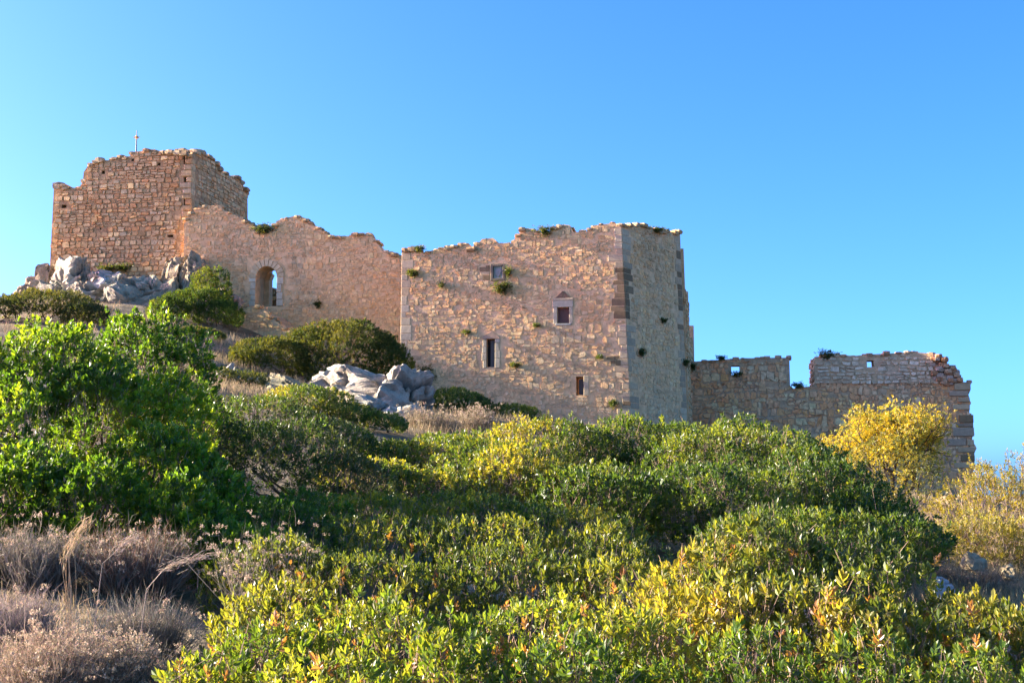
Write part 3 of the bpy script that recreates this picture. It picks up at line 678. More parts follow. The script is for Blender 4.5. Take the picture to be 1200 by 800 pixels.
# thick left end of the merlon
ue_, ve_ = plO.uv(955, 449); ue2, ve2 = plM.uv(955, 419)
plE = Plane(plO.pos([(ue_ - 0.02, 0, -2.6)])[0], plO.pos([(ue_ - 0.02, 0, -0.03)])[0])
oE = [(0, ve_ - 0.8), (0, ve2 - 0.12), (0.8, ve2 + 0.02), (1.9, ve2), (2.25, ve2 - .1), (2.5, ve_ + 0.1), (2.55, ve_ - 0.8)]
wEn = slab(plE, oE, [], 0.8, 'merlon_end', M_MORTAR_OUT, outer)
st = lay_stones(plE, oE, [], (0.2, 0.34), (0.3, 0.6), 0.05, 0.08, [(0.50, 0.31, 0.18), (0.52, 0.35, 0.22), (0.44, 0.26, 0.15)], jit=0.06)
V = np.concatenate([s[0] for s in st]); m = len(st); off = (np.arange(m) * 16)[:, None, None]
stuff(link('end_masonry', mesh_np('end_masonry', V, [(SF4[None] + off).reshape(-1, 4), (SF8[None] + off).reshape(-1, 8)], np.concatenate([np.tile(s[1], (16, 1)) for s in st]), M_STONE), wEn))
# broken orange rubble core spilling at the right end of the merlon
Vs, Fs, Cs, k = [], [], [], 0
for i in range(150):
    a = random.random(); px_ = 1093 + 32 * a; ytop = np.interp(px_, [1093, 1098, 1104, 1112, 1120, 1126], [415, 415, 418, 427, 434, 444])
    py_ = ytop + (450 - ytop) * random.random() ** 1.3; uu, vv = plO.uv(px_, py_); sz = random.uniform(.18, .42)
    V, F = chunk_mesh((sz, sz, sz * .7), random.random())
    V = plO.pos(np.column_stack([V[:, 0] + uu, V[:, 2] + vv, V[:, 1] + 0.14 - random.random() * 1.5 * (0.35 + 0.65 * (450 - py_) / 35)]))
    Vs.append(V); Fs.append(F + k); k += len(V); Cs.append(np.tile(np.array(random.choice([(0.46, 0.24, 0.12), (0.5, 0.3, 0.17), (0.4, 0.2, 0.1), (0.42, 0.3, 0.22)])), (len(V), 1)))
stuff(link('broken_core', mesh_np('broken_core', np.concatenate(Vs), np.concatenate(Fs), np.concatenate(Cs), M_STONE), outer))

# ---- iron pole with a gilt cross ornament on the tower
def tube(pts, radii, sides=6):
    pts = np.array(pts, float); n = len(pts); V = []; F = []
    for i in range(n):
        t = pts[min(i + 1, n - 1)] - pts[max(i - 1, 0)]; t = t / (np.linalg.norm(t) + 1e-9)
        a = np.cross(t, (0.31, 0.87, 0.38)); a /= np.linalg.norm(a) + 1e-9; b = np.cross(t, a)
        for s in range(sides):
            th = 2 * math.pi * s / sides; V.append(pts[i] + radii[i] * (math.cos(th) * a + math.sin(th) * b))
    for i in range(n - 1):
        for s in range(sides): F.append((i * sides + s, i * sides + (s + 1) % sides, (i + 1) * sides + (s + 1) % sides, (i + 1) * sides + s))
    return np.array(V), np.array(F)
cb = P(159.5, 181, 73.2)
cross = thing('cross_pole', 'thin iron pole with gilt cross ornament standing on the tower top', 'cross', cb)
V, F = tube([cb + Vector((0, 0, -.4)), P(159.7, 170, 73.2), P(160.3, 153, 73.2)], [.045, .035, .02], 8); link('pole', mesh_np('pole', V, F, None, M_IRON), cross)
c0 = P(160, 161, 73.2)
ring = [(0, 0, .14), (.07, 0, .05), (.2, 0, 0), (.07, 0, -.05), (0, 0, -.16), (-.07, 0, -.05), (-.2, 0, 0), (-.07, 0, .05)]
V = np.array([(c0.x + a, c0.y - .04, c0.z + c) for a, b, c in ring] + [(c0.x + a, c0.y + .04, c0.z + c) for a, b, c in ring] + [(c0.x, c0.y - .1, c0.z), (c0.x, c0.y + .1, c0.z)])
F3 = [(16, (i + 1) % 8, i) for i in range(8)] + [(17, 8 + i, 8 + (i + 1) % 8) for i in range(8)]
link('cross_ornament', mesh_np('cross_ornament', V, [np.array(F3), np.array([(i, (i + 1) % 8, 8 + (i + 1) % 8, 8 + i) for i in range(8)])], None, M_BRASS), cross)
gc = P(69, 221, 74.0)
V, F = chunk_mesh((0.7, 0.6, 0.35), 3); 
tag(link('coping_block', mesh_np('coping_block', V + np.array(P(69.5, 218, 74.0)), F, np.tile((0.2, 0.17, 0.15), (len(V), 1)), M_STONE)), 'dark grey block left standing on the tower wall end', 'stone block')

# ------------------------------------------------------------------ rocks
def ico(sub):
    import bmesh
    bm = bmesh.new(); bmesh.ops.create_icosphere(bm, subdivisions=sub, radius=1.0)
    bm.verts.ensure_lookup_table()
    V = np.array([v.co[:] for v in bm.verts]); F = np.array([[v.index for v in f.verts] for f in bm.faces]); bm.free(); return V, F
ICO4 = ico(5); ICO3 = ico(4)
def rock(px, py, wpx, hpx, D, dep=None, label='', seed=0, col=(0.40, 0.375, 0.35), big=False, group='limestone rocks', name='limestone_rock', cuts=26, warm=0.0):
    r = np.random.default_rng(seed); V, F = ICO4 if big else ICO3; V = np.sign(V) * np.abs(V) ** 0.62; V = V / np.linalg.norm(V, axis=1).max() * 1.15
    for _ in range(cuts):
        n = r.normal(size=3); n[2] *= 0.8; n /= np.linalg.norm(n); lim = r.uniform(0.5, 0.88)
        d = V @ n; k = d > lim; V[k] -= np.outer((d[k] - lim) * 0.97, n)
    q = V * 1.7 + seed * 3.7
    ridg = 1 - np.abs(fbm(q, 5) - 0.5) * 4
    crack = np.abs(fbm(q * np.array([0.9, 0.9, 1.5]) + 50, 4) - 0.5)
    crk2 = np.abs(fbm(q * np.array([1.8, 1.8, 2.6]) + 80, 3) - 0.5)
    V *= (1 + 0.14 * (fbm(q * 2.2, 6) - 0.5) * 2 + 0.07 * ridg * 0.5 + 0.06 * (np.abs(fbm(q * 4.5, 3) - .5) * 4 - .6) - 0.22 * np.exp(-(crack / 0.03) ** 2) - 0.10 * np.exp(-(crk2 / 0.025) ** 2))[:, None]
    wx = wpx / 2 / FPX * D; hz = hpx / FPX * D
    dy = dep if dep else wx * 1.1
    c = P(px, py, D)
    V[:, 2] = V[:, 2]
    X = np.column_stack([V[:, 0] * wx * 1.12, V[:, 1] * dy, V[:, 2] * hz * 0.95])
    a = r.uniform(-.3, .3); X[:, 0], X[:, 1] = X[:, 0] * math.cos(a) - X[:, 1] * math.sin(a) * .4, X[:, 1] * math.cos(a) + X[:, 0] * math.sin(a) * .4
    base = np.array([c.x, c.y, c.z - hz * 0.35])
    W = X + base
    t = fbm(W * 0.9, 3)[:, None]; t2 = np.clip((fbm(W * 0.6 + 31, 3)[:, None] - 0.5) * 5, 0, 1)
    cc = np.array(col) * (0.75 + 0.5 * t); cc = cc * (1 - t2 * (0.35 + warm)) + t2 * (0.35 + warm) * np.array((0.40, 0.27, 0.17))
    cc *= (1 - 0.5 * np.exp(-(crack / 0.03) ** 2) - 0.3 * np.exp(-(crk2 / 0.025) ** 2))[:, None]
    o = link(name, mesh_np(name, W - base, F, cc, M_ROCK, False)); o.location = base
    return tag(o, label, 'rock', group)
RC = (0.34, 0.31, 0.225); BR = (0.37, 0.285, 0.18)
crag = 'boulders of the crag under the tower'
for i, (px, py, w_, h_, D, lab, col) in enumerate([
    (40, 338, 46, 34, 72.0, 'brown sloping boulder at the left foot of the tower crag', BR),
    (58, 341, 30, 34, 71.0, 'pale pointed boulder beside the sloping brown one on the crag', RC),
    (84, 334, 44, 42, 71.2, 'grey boulder below the tower wall left of the crag centre', RC),
    (93, 345, 26, 30, 70.3, 'rounded grey boulder with dark crack beneath it on the crag', RC),
    (121, 340, 50, 50, 70.4, 'largest pale boulder at the centre of the crag under the tower', RC),
    (122, 322, 30, 22, 70.4, 'lumpy pale knob on top of the largest crag boulder', (0.46, 0.42, 0.38)),
    (148, 337, 30, 48, 70.6, 'tall narrow grey boulder right of the largest crag boulder', RC),
    (180, 343, 38, 18, 70.2, 'low blocky grey rock between crag and dark shrub', RC),
    (165, 360, 46, 26, 69.4, 'sloping grey slab running down from the crag to the shrubs', RC),
    (130, 363, 34, 20, 69.0, 'small grey rock at the foot of the crag boulders', RC),
    (112, 372, 26, 16, 68.5, 'lowest small grey rock under the crag', RC),
    (209, 309, 22, 18, 71.2, 'brown angular boulder wedged at the tower corner', BR),
    (230, 312, 24, 26, 70.9, 'tan boulder leaning on the curtain wall by the tower corner', BR),
    (200, 322, 14, 12, 70.9, 'small round stone under the wedged angular boulder', BR),
    (262, 346, 44, 32, 70.2, 'broad tan boulder at the left foot of the arched gateway', (0.40, 0.34, 0.28)),
    (222, 326, 16, 14, 70.3, 'small grey rock above the dark shrub by the tower', RC),
    (176, 334, 46, 40, 70.9, 'grey ledge filling the crag right of the tall narrow boulder', RC),
    (197, 340, 34, 30, 70.3, 'brown ledge of the crag above the dark shrub', BR),
    (148, 356, 48, 30, 69.6, 'broad grey ledge under the tall narrow crag boulder', RC),
    (100, 358, 46, 28, 69.2, 'cracked grey ledge below the rounded crag boulder', RC),
    (70, 356, 40, 26, 69.6, 'grey ledge behind the dark olive shrub', RC),
    (52, 318, 24, 20, 72.2, 'heap-like reddish rock under the tower left edge', BR),
]):
    rock(px, py + 3, w_ * 1.75, h_ * 1.5, D, None, lab, 100 + i, col, w_ > 43, crag, 'crag_boulder', 26, 0.15)
slope = 'pale rocks on the slope below the gateway'
for i, (px, py, w_, h_, D, dep, lab, col) in enumerate([
    (253, 402, 30, 16, 62, None, 'pale block just left of the stair foot among grass', RC),
    (280, 404, 24, 14, 62.5, None, 'small pale block at the stair foot', RC),
    (258, 414, 26, 14, 60.5, None, 'low grey block below the blocks at the stair foot', RC),
    (262, 440, 46, 26, 49, None, 'rounded blue grey boulder behind the small grey green bush', (0.40, 0.39, 0.38)),
    (298, 446, 36, 20, 49, None, 'grey boulder next to the rounded one on the slope', RC),
    (330, 443, 38, 22, 50, None, 'grey hump of rock below the left end of the dark rounded shrub', RC),
    (318, 455, 30, 12, 48, None, 'flat pale rock under the grey hump', RC),
    (377, 449, 34, 26, 51, None, 'pointed pale rock at the left of the large slab', (0.44, 0.41, 0.38)),
    (425, 453, 104, 44, 51, 2.8, 'large pale limestone slab sloping below the dark rounded shrub', (0.43, 0.41, 0.385)),
    (462, 466, 70, 50, 50, 2.4, 'right part of the limestone outcrop descending towards the hall', (0.42, 0.395, 0.37)),
    (424, 478, 84, 34, 47, 1.8, 'lower ledge of the limestone outcrop with dry grass tufts', (0.41, 0.39, 0.365)),
    (462, 492, 56, 30, 45.5, None, 'lowest pale block of the limestone outcrop', (0.44, 0.42, 0.40)),
    (398, 516, 34, 16, 38, None, 'pale rock lying between the shrubs below the outcrop', RC),
    (418, 570, 30, 20, 27, None, 'grey rock in shade at the left foot of the middle shrub', (0.33, 0.33, 0.34)),
    (503, 487, 16, 8, 53, None, 'small pale stone near the two bushes at the hall foot', RC),
    (228, 571, 22, 12, 14.0, None, 'small grey rock in the dark under the leafy shrub', (0.33, 0.32, 0.31)),
]):
    rock(px, py + 3, w_ * 1.6, h_ * 1.45, D, dep * 1.2 if dep else None, lab, 200 + i, np.array(col) * np.array((.82, .80, .68)), w_ > 50, slope)
for i, (px, py, w_, h_, D, lab, col) in enumerate([
    (1108, 688, 34, 26, 19.0, 'squarish white rock beside the dark shrub and dry grass', (0.50, 0.49, 0.48)),
    (1140, 654, 40, 18, 27, 'brown grey boulder in the dry grass below the golden shrub', BR),
    (1187, 733, 46, 34, 14.5, 'pale rock behind the right end of the front shrub', (0.45, 0.43, 0.41)),
    (1180, 667, 24, 12, 24, 'small stone in the dry grass under the golden shrub', BR),
    (1085, 600, 30, 14, 46, 'tan rock at the foot of the yellow tree', BR),
    (1110, 590, 46, 22, 58, 'earthy rock below the broken end of the outer wall', BR),
]):
    rock(px, py, w_, h_, D, None, lab, 300 + i, col, False, 'rocks in the dry grass')

# ------------------------------------------------------------------ foliage
def unit(a): return a / (np.linalg.norm(a, axis=1, keepdims=True) + 1e-9)
def leaves(P0, A, k, L, cols, spread=(0.45, 1.25), stem=1.2, near=False, wid=0.42, cj=0.25, r=rng):
    """k leaves round each sprig axis; returns V,F,C"""
    n = len(P0); j = np.tile(np.arange(k), n); P_ = np.repeat(P0, k, 0); A_ = np.repeat(A, k, 0); m = n * k
    ref = unit(np.cross(A_, np.repeat(r.normal(size=(n, 3)), k, 0))); bi = np.cross(A_, ref)
    th = j * 2.4 + r.uniform(-.5, .5, m); rd = np.cos(th)[:, None] * ref + np.sin(th)[:, None] * bi
    f = (j / max(k - 1, 1)); t = spread[1] + (spread[0] - spread[1]) * f + r.uniform(-.25, .25, m)
    d = unit(np.cos(t)[:, None] * A_ + np.sin(t)[:, None] * rd + np.array([0, 0, 0.12]))
    b = P_ + A_ * ((f - 1) * L * stem)[:, None]
    ll = L * (r.uniform(0.6, 1.15, m) * np.repeat(r.uniform(.65, 1.3, n), k))[:, None]
    side = unit(np.cross(d, rd * 0.8 + A_ * 0.3 + r.normal(size=(m, 3)) * 0.35)); up = np.cross(side, d)
    W = ll * wid * 0.5 * r.uniform(.8, 1.2, m)[:, None]
    C = np.repeat(cols, k, 0) * (1 + (r.random((m, 1)) - .5) * cj * 2) * (1 + (r.random((m, 3)) - .5) * cj * 0.5)
    if near:
        vs_ = [b, b + d * ll * .32 + side * W * .9 + up * W * .35, b + d * ll * .68 + side * W * .95 + up * W * .3, b + d * ll - up * W * .25, b + d * ll * .68 - side * W * .95 + up * W * .3, b + d * ll * .32 - side * W * .9 + up * W * .35]
        V = np.stack(vs_, 1).reshape(-1, 3); o = (np.arange(m) * 6)[:, None]
        F = np.concatenate([o + np.array([[0, 1, 2, 3]]), o + np.array([[0, 3, 4, 5]])])
        return V, F, np.repeat(C, 6, 0)
    V = np.stack([b, b + d * ll * .5 + side * W + up * W * .3, b + d * ll, b + d * ll * .5 - side * W + up * W * .3], 1).reshape(-1, 3)
    o = (np.arange(m) * 4)[:, None]
    return V, np.concatenate([o + np.array([[0, 1, 2]]), o + np.array([[0, 2, 3]])]), np.repeat(C, 4, 0)

def stems(P0, A, length, rad_, r=rng):
    """thin three-sided twig below each sprig"""
    n = len(P0); ref = unit(np.cross(A, r.normal(size=(n, 3)))); bi = np.cross(A, ref)
    low = P0 - A * length + r.normal(size=(n, 3)) * length * .12 - np.array([0, 0, length * .25])
    V = []
    for (c, rr) in ((low, rad_), (P0, rad_ * .5)):
        for s in range(3):
            th = 2.094 * s; V.append(c + (math.cos(th) * ref + math.sin(th) * bi) * rr)
    V = np.stack(V, 1).reshape(-1, 3); o = (np.arange(n) * 6)[:, None]
    F = np.concatenate([o + np.array([[i, (i + 1) % 3, 3 + (i + 1) % 3, 3 + i]]) for i in range(3)])
    return V, F

def lobe(px, ptop, D, hw, dep=None, low=0.0, base=None):
    """an ellipsoid mound seen at column px with its top at row ptop"""
    x = (px - 600) / FPX * D; top = P(px, ptop, D).z; g = tz(x, D) - low if base is None else base
    top = max(top, g + 0.5)
    rx = hw / FPX * D; ry = dep if dep else rx
    cz = g + (top - g) * 0.38
    return (x, D, cz, rx, ry, top - cz, g)

def bush(name, label, lobes, leafL=0.06, k=8, dens=60, pal=None, group=None, mat=None, near=False, limbs=25, clump=0.18, cfreq=1.6, up=0.5, twig=0.0, deep=0.45, wid=0.42, cat='shrub', spread=(0.45, 1.25), cj=0.25, vis=None, limbr=0.03, dry=0.0, hollow=None, stray=0.0, bare=0.0):
    r = np.random.default_rng(abs(hash(label)) % 1000 if False else sum(map(ord, label)))
    Ps, Ns = [], []
    for li, (x, y, z, rx, ry, rz, g) in enumerate(lobes):
        area = 2 * math.pi * (((rx * ry) ** 1.6 + (rx * rz) ** 1.6 + (ry * rz) ** 1.6) / 3) ** (1 / 1.6)
        n = int(area * dens * 1.6)
        d = unit(r.normal(size=(n, 3))); d = d[d[:, 2] > -0.55]
        q = np.column_stack([d[:, 0] * rx, d[:, 1] * ry, d[:, 2] * rz]) + np.array([x, y, z])
        cl = fbm(q * cfreq + li * 7, 3); cl2 = fbm(q * cfreq * 3.1 + li * 7 + 40, 2)
        s = 1 + clump * 3.2 * (cl - 0.5) + clump * 1.0 * (cl2 - .5)
        inn = np.where(r.random(len(d)) < deep, 1 - r.random(len(d)) * 0.33, 1 + r.normal(size=len(d)) * 0.018 + (r.random(len(d)) < stray) * r.random(len(d)) * .14)
        p = np.column_stack([d[:, 0] * rx, d[:, 1] * ry, d[:, 2] * rz]) * (s * inn)[:, None] + np.array([x, y, z])
        nn = unit(np.column_stack([d[:, 0] / rx, d[:, 1] / ry, d[:, 2] / rz]))
        keep = p[:, 2] > terrain(p[:, 0], p[:, 1]) + 0.02
        for lj, (x2, y2, z2, a, b, c, g2) in enumerate(lobes):
            if lj != li: keep &= (((p[:, 0] - x2) / a) ** 2 + ((p[:, 1] - y2) / b) ** 2 + ((p[:, 2] - z2) / c) ** 2) > 0.62
        tc = unit(np.array([0, 0, EYE]) - p); f = (nn * tc).sum(1)
        keep &= (f > -0.15) | (r.random(len(f)) < 0.3)
        # thin places between clumps
        keep &= r.random(len(f)) < np.clip(0.5 + 2.6 * (cl - 0.33), 0.45, 1)
        if hollow is not None: keep &= ~hollow(p)
        Ps.append(p[keep]); Ns.append(nn[keep])
    P0 = np.concatenate(Ps); Nn = np.concatenate(Ns); n = len(P0)
    A = unit(Nn * (1 - up) + np.array([0, 0, up]) + r.normal(size=(n, 3)) * 0.28)
    pal = np.array(pal); pc = fbm(P0 * 0.9 + 11, 3)
    w_ = np.clip((pc - 0.5) * 3 + 0.5 + r.normal(size=n) * 0.25, 0, 0.999)
    cols = pal[(w_ * len(pal)).astype(int)] * r.uniform(0.8, 1.2, n)[:, None]
    if dry > 0:
        dm = r.random(n) < dry; cols[dm] = np.array((0.26, 0.14, 0.06)) * r.uniform(.7, 1.3, dm.sum())[:, None]
    xs = np.array([l[0] for l in lobes]); ys = np.array([l[1] for l in lobes])
    bx_, by_ = xs.mean(), ys.mean(); bz = tz(bx_, by_)
    root = thing(name, label, cat, (bx_, by_, bz), group)
    V, F, C = leaves(P0, A, k, leafL, cols, spread, 1.2, near, wid, cj, r)
    stuff(link('foliage', mesh_np('foliage', V, F, np.clip(C, .004, .8), mat or M_LEAF), root))
    if twig > 0:
        hs_ = r.random(n) < .5; V, F = stems(P0[hs_], A[hs_], leafL * 4.0, twig, r); stuff(link('twigs', mesh_np('twigs', V, F, None, M_TWIG), root))
    if bare > 0:
        b_ = r.random(n) < bare; off_ = unit(Nn[b_] + r.normal(size=(b_.sum(), 3)) * .5 + np.array([0, 0, .4]))
        V, F = stems(P0[b_] + off_ * leafL * 1.6, off_, leafL * 5.5, max(twig, .003) * 1.25, r); stuff(link('bare_twigs', mesh_np('bare_twigs', V, F, None, M_TWIG), root))
    # limbs from the root to the shell
    Vs, Fs, o = [], [], 0
    for i in r.choice(n, min(limbs, n), replace=False):
        tip = P0[i]; li = np.argmin([((tip[0] - l[0]) / l[3]) ** 2 + ((tip[1] - l[1]) / l[4]) ** 2 for l in lobes]); l = lobes[li]
        b = np.array([l[0] + r.normal() * l[3] * .18, l[1] + r.normal() * l[4] * .18, 0]); b[2] = tz(b[0], b[1]) - 0.1
        m1 = b * .6 + tip * .4 + r.normal(size=3) * .12 * l[3]; m1[2] = max(m1[2], tz(m1[0], m1[1])); m2 = b * .25 + tip * .75 + r.normal(size=3) * .08 * l[3]
        v, f = tube([b, m1, m2, tip], [limbr, limbr * .75, limbr * .5, limbr * .2], 5); Vs.append(v); Fs.append(f + o); o += len(v)
    if Vs: stuff(link('branches', mesh_np('branches', np.concatenate(Vs), np.concatenate(Fs), None, M_BARK), root))
    return root

G_BRIGHT = [(0.045, 0.10, 0.014), (0.065, 0.135, 0.016), (0.10, 0.18, 0.018), (0.16, 0.235, 0.022)]
G_MID = [(0.056, 0.095, 0.020), (0.084, 0.123, 0.022), (0.134, 0.162, 0.024), (0.213, 0.207, 0.031)]
G_DARK = [(0.041, 0.078, 0.018), (0.053, 0.097, 0.020), (0.072, 0.115, 0.022), (0.120, 0.155, 0.026)]
G_OLIVE = [(0.045, 0.062, 0.026), (0.06, 0.078, 0.028), (0.085, 0.10, 0.03), (0.12, 0.125, 0.034)]
G_FRONT = [(0.065, 0.095, 0.024), (0.095, 0.125, 0.027), (0.145, 0.165, 0.032), (0.22, 0.215, 0.045)]
G_GOLD = [(0.20, 0.17, 0.03), (0.26, 0.22, 0.035), (0.15, 0.15, 0.035), (0.24, 0.22, 0.07)]
G_YEL = [(0.16, 0.18, 0.035), (0.34, 0.28, 0.03), (0.40, 0.31, 0.03), (0.24, 0.24, 0.05), (0.36, 0.33, 0.12)]

far = 'dark shrubs below the castle walls'
bush('olive_shrub', 'dark olive shrub at the left foot of the tower crag', [lobe(50, 343, 60, 62, 2.2), lobe(5, 350, 60, 45, 2.0), lobe(95, 356, 59, 26, 1.4)], 0.11, 9, 130, G_OLIVE, far, M_LEAF_DULL, limbs=15)
bush('dark_shrub', 'dark shrub with a raised crown below the curtain wall', [lobe(226, 338, 67, 42, 1.8), lobe(243, 315, 68.6, 26, .9), lobe(252, 352, 66.5, 28, 1.4), lobe(196, 350, 66, 24, 1.2)], 0.11, 9, 140, G_DARK, far, M_LEAF_DULL, limbs=15)
bush('rounded_shrub', 'large dark rounded shrub below the stone stair', [lobe(403, 376, 58, 68, 2.6), lobe(318, 397, 57, 56, 2.0), lobe(448, 398, 58, 36, 1.8), lobe(365, 385, 58, 44, 2.0)], 0.11, 9, 150, [(0.05, 0.07, 0.018), (0.06, 0.08, 0.02), (0.085, 0.095, 0.022), (0.11, 0.115, 0.025)], far, M_LEAF_DULL, clump=.12, limbs=15)
bush('slope_tuft_shrub', 'small dark shrub beside the pale blocks at the stair foot', [lobe(236, 386, 61, 24, .9), lobe(216, 388, 61, 20, .8)], 0.10, 9, 130, G_OLIVE, far, M_LEAF_DULL, limbs=10)
bush('wall_foot_shrub', 'green shrub against the left foot of the hall', [lobe(527, 456, 57, 46, 1.5), lobe(558, 464, 57, 22, 1.0)], 0.10, 9, 150, G_DARK, far, M_LEAF, limbs=12)
bush('wall_foot_shrub', 'smaller green shrub right of the first at the hall foot', [lobe(600, 473, 57.5, 30, 1.2)], 0.10, 9, 150, G_DARK, far, M_LEAF, limbs=12)
bush('grey_green_shrub', 'small grey green bush among the rocks on the slope', [lobe(282, 437, 45, 32, 1.0), lobe(258, 446, 45, 22, .8)], 0.08, 9, 150, G_OLIVE, None, M_LEAF_DULL, limbs=12)
bush('slope_shrub', 'yellow green shrub below the limestone outcrop', [lobe(362, 453, 36, 52, 1.5), lobe(405, 474, 36, 38, 1.4), lobe(440, 505, 36, 36, 1.2)], 0.075, 9, 200, G_MID, None, M_LEAF, limbs=15)
bush('grey_leaf_shrub', 'dark grey green shrub in shade between leafy shrub and middle shrub', [lobe(300, 462, 25, 75, 1.8), lobe(375, 490, 25, 65, 1.8), lobe(320, 492, 20, 105, 1.8), lobe(235, 480, 19, 70, 1.5), lobe(395, 530, 20, 60, 1.5)], 0.065, 9, 190, G_DARK[:2] + G_OLIVE[:2], None, M_LEAF, limbs=20, twig=.004, clump=.16, bare=.04)
def holl(p):
    c = np.array(P(85, 490, 13.6)); d = (p - c) / np.array([0.40, 1.0, 0.42]); return (d ** 2).sum(1) < 1
bush('leafy_shrub', 'tall bright green leafy shrub with bare dark branches', [lobe(60, 380, 15.5, 95, 1.4), lobe(-40, 378, 15.5, 75, 1.4), lobe(165, 372, 18.5, 92, 1.4), lobe(215, 560, 12.6, 55, .6), lobe(115, 432, 15, 85, 1.2), lobe(195, 440, 16, 60, 1.1), lobe(20, 452, 14, 85, 1.1), lobe(30, 525, 12.8, 90, .9), lobe(180, 500, 14.2, 80, .9), lobe(115, 545, 12.6, 70, .7), lobe(240, 540, 14, 60, .7)], 0.062, 10, 265, G_BRIGHT, None, M_LEAF, near=True, twig=.004, limbs=40, limbr=.028, hollow=holl, clump=.14, cfreq=2.0, wid=.55, stray=.18, bare=.03)
bush('small_green_shrub', 'fresh green shrub in the shade below the grey green one', [lobe(310, 582, 13.5, 75, .9), lobe(255, 600, 12.5, 50, .7), lobe(360, 575, 14.5, 55, .8), lobe(300, 615, 12.3, 60, .7)], 0.046, 10, 380, G_BRIGHT[:3], None, M_LEAF, near=True, twig=.003, limbs=15, limbr=.012, cfreq=3)
bush('middle_shrub', 'wide rounded shrub lit yellow green in the middle of the slope', [lobe(625, 498, 27, 110, 2.2), lobe(540, 510, 26, 105, 2.2), lobe(460, 522, 26, 80, 1.8), lobe(590, 526, 23, 95, 1.6), lobe(500, 552, 22, 90, 1.5), lobe(430, 565, 22, 60, 1.3), lobe(540, 582, 18.5, 110, 1.2), lobe(430, 590, 18, 80, 1.0), lobe(660, 595, 18, 100, 1.0)], 0.068, 9, 190, G_MID, None, M_LEAF, twig=.005, limbs=40, clump=.2, cfreq=1.3, stray=.12, bare=.02, wid=.5)
bush('dark_mound_shrub', 'broad dark green mound of shrub running down to the right', [lobe(750, 492, 28, 115, 2.4), lobe(850, 500, 26, 125, 3.0), lobe(930, 534, 24, 112, 2.6), lobe(995, 585, 22, 85, 2.0), lobe(830, 545, 22, 120, 1.8), lobe(700, 545, 22, 90, 1.6), lobe(930, 600, 19.5, 110, 1.5)], 0.078, 9, 185, G_DARK, None, M_LEAF, twig=.005, limbs=40, clump=.2, cfreq=1.3, stray=.1, bare=.012, wid=.5)
bush('shaded_shrub', 'grey twigged shrub in shade in front of the middle shrub', [lobe(420, 608, 13.2, 140, 1.1), lobe(560, 612, 13.2, 130, 1.1), lobe(330, 634, 11.5, 85, .8), lobe(690, 622, 13.4, 100, 1.0), lobe(450, 650, 11, 140, .9), lobe(600, 648, 11.2, 125, .9), lobe(330, 684, 9.6, 75, .7), lobe(720, 655, 11, 90, .8)], 0.052, 9, 300, G_FRONT[:3], None, M_LEAF, near=True, twig=.003, limbs=60, limbr=.01, clump=.18, cfreq=2.4, up=.62, spread=(.35, 1.2), stray=.25, dry=.02, bare=.08)
bush('front_shrub', 'tall sunlit leathery leaved shrub in front of the dark mound', [lobe(900, 606, 10, 90, .8), lobe(820, 640, 9.6, 80, .8), lobe(1000, 648, 9.6, 105, .8), lobe(1110, 688, 9.2, 95, .7), lobe(900, 678, 8.7, 135, .7), lobe(1185, 714, 8.6, 65, .6), lobe(1040, 712, 8.3, 115, .6), lobe(775, 688, 8.8, 75, .7)], 0.056, 9, 370, G_FRONT, None, M_LEAF, near=True, twig=.003, limbs=60, limbr=.01, clump=.26, cfreq=2.4, up=.58, spread=(.35, 1.3), stray=.3, dry=.03, bare=.08)
bush('low_front_shrub', 'low yellow green shrub beside the dried flower bush', [lobe(330, 738, 7.6, 80, .5), lobe(460, 708, 8, 110, .6), lobe(600, 698, 8.2, 110, .6), lobe(720, 704, 8, 90, .6), lobe(245, 772, 7.0, 55, .4), lobe(520, 752, 7.0, 110, .5), lobe(660, 748, 7.1, 110, .5), lobe(400, 770, 6.7, 90, .45), lobe(850, 744, 7.2, 120, .5), lobe(1020, 768, 7, 110, .45), lobe(1150, 764, 7.2, 80, .45)], 0.046, 9, 440, [(0.06, 0.11, 0.022), (0.085, 0.14, 0.024), (0.12, 0.17, 0.028), (0.19, 0.215, 0.036)], None, M_LEAF, near=True, twig=.003, limbs=60, limbr=.008, clump=.26, cfreq=2.8, up=.58, spread=(.35, 1.3), stray=.3, dry=.03, bare=.08)
bush('golden_shrub', 'golden green twiggy shrub at the end of the outer wall', [lobe(1160, 556, 31, 72, 1.4), lobe(1205, 550, 31, 55, 1.4), lobe(1145, 540, 31.5, 20, .7), lobe(1138, 606, 29, 52, 1.2), lobe(1192, 610, 29, 56, 1.2)], 0.07, 8, 170, G_GOLD, None, M_LEAF, twig=.006, limbs=45, clump=.28, cfreq=2, stray=.3, limbr=.025)

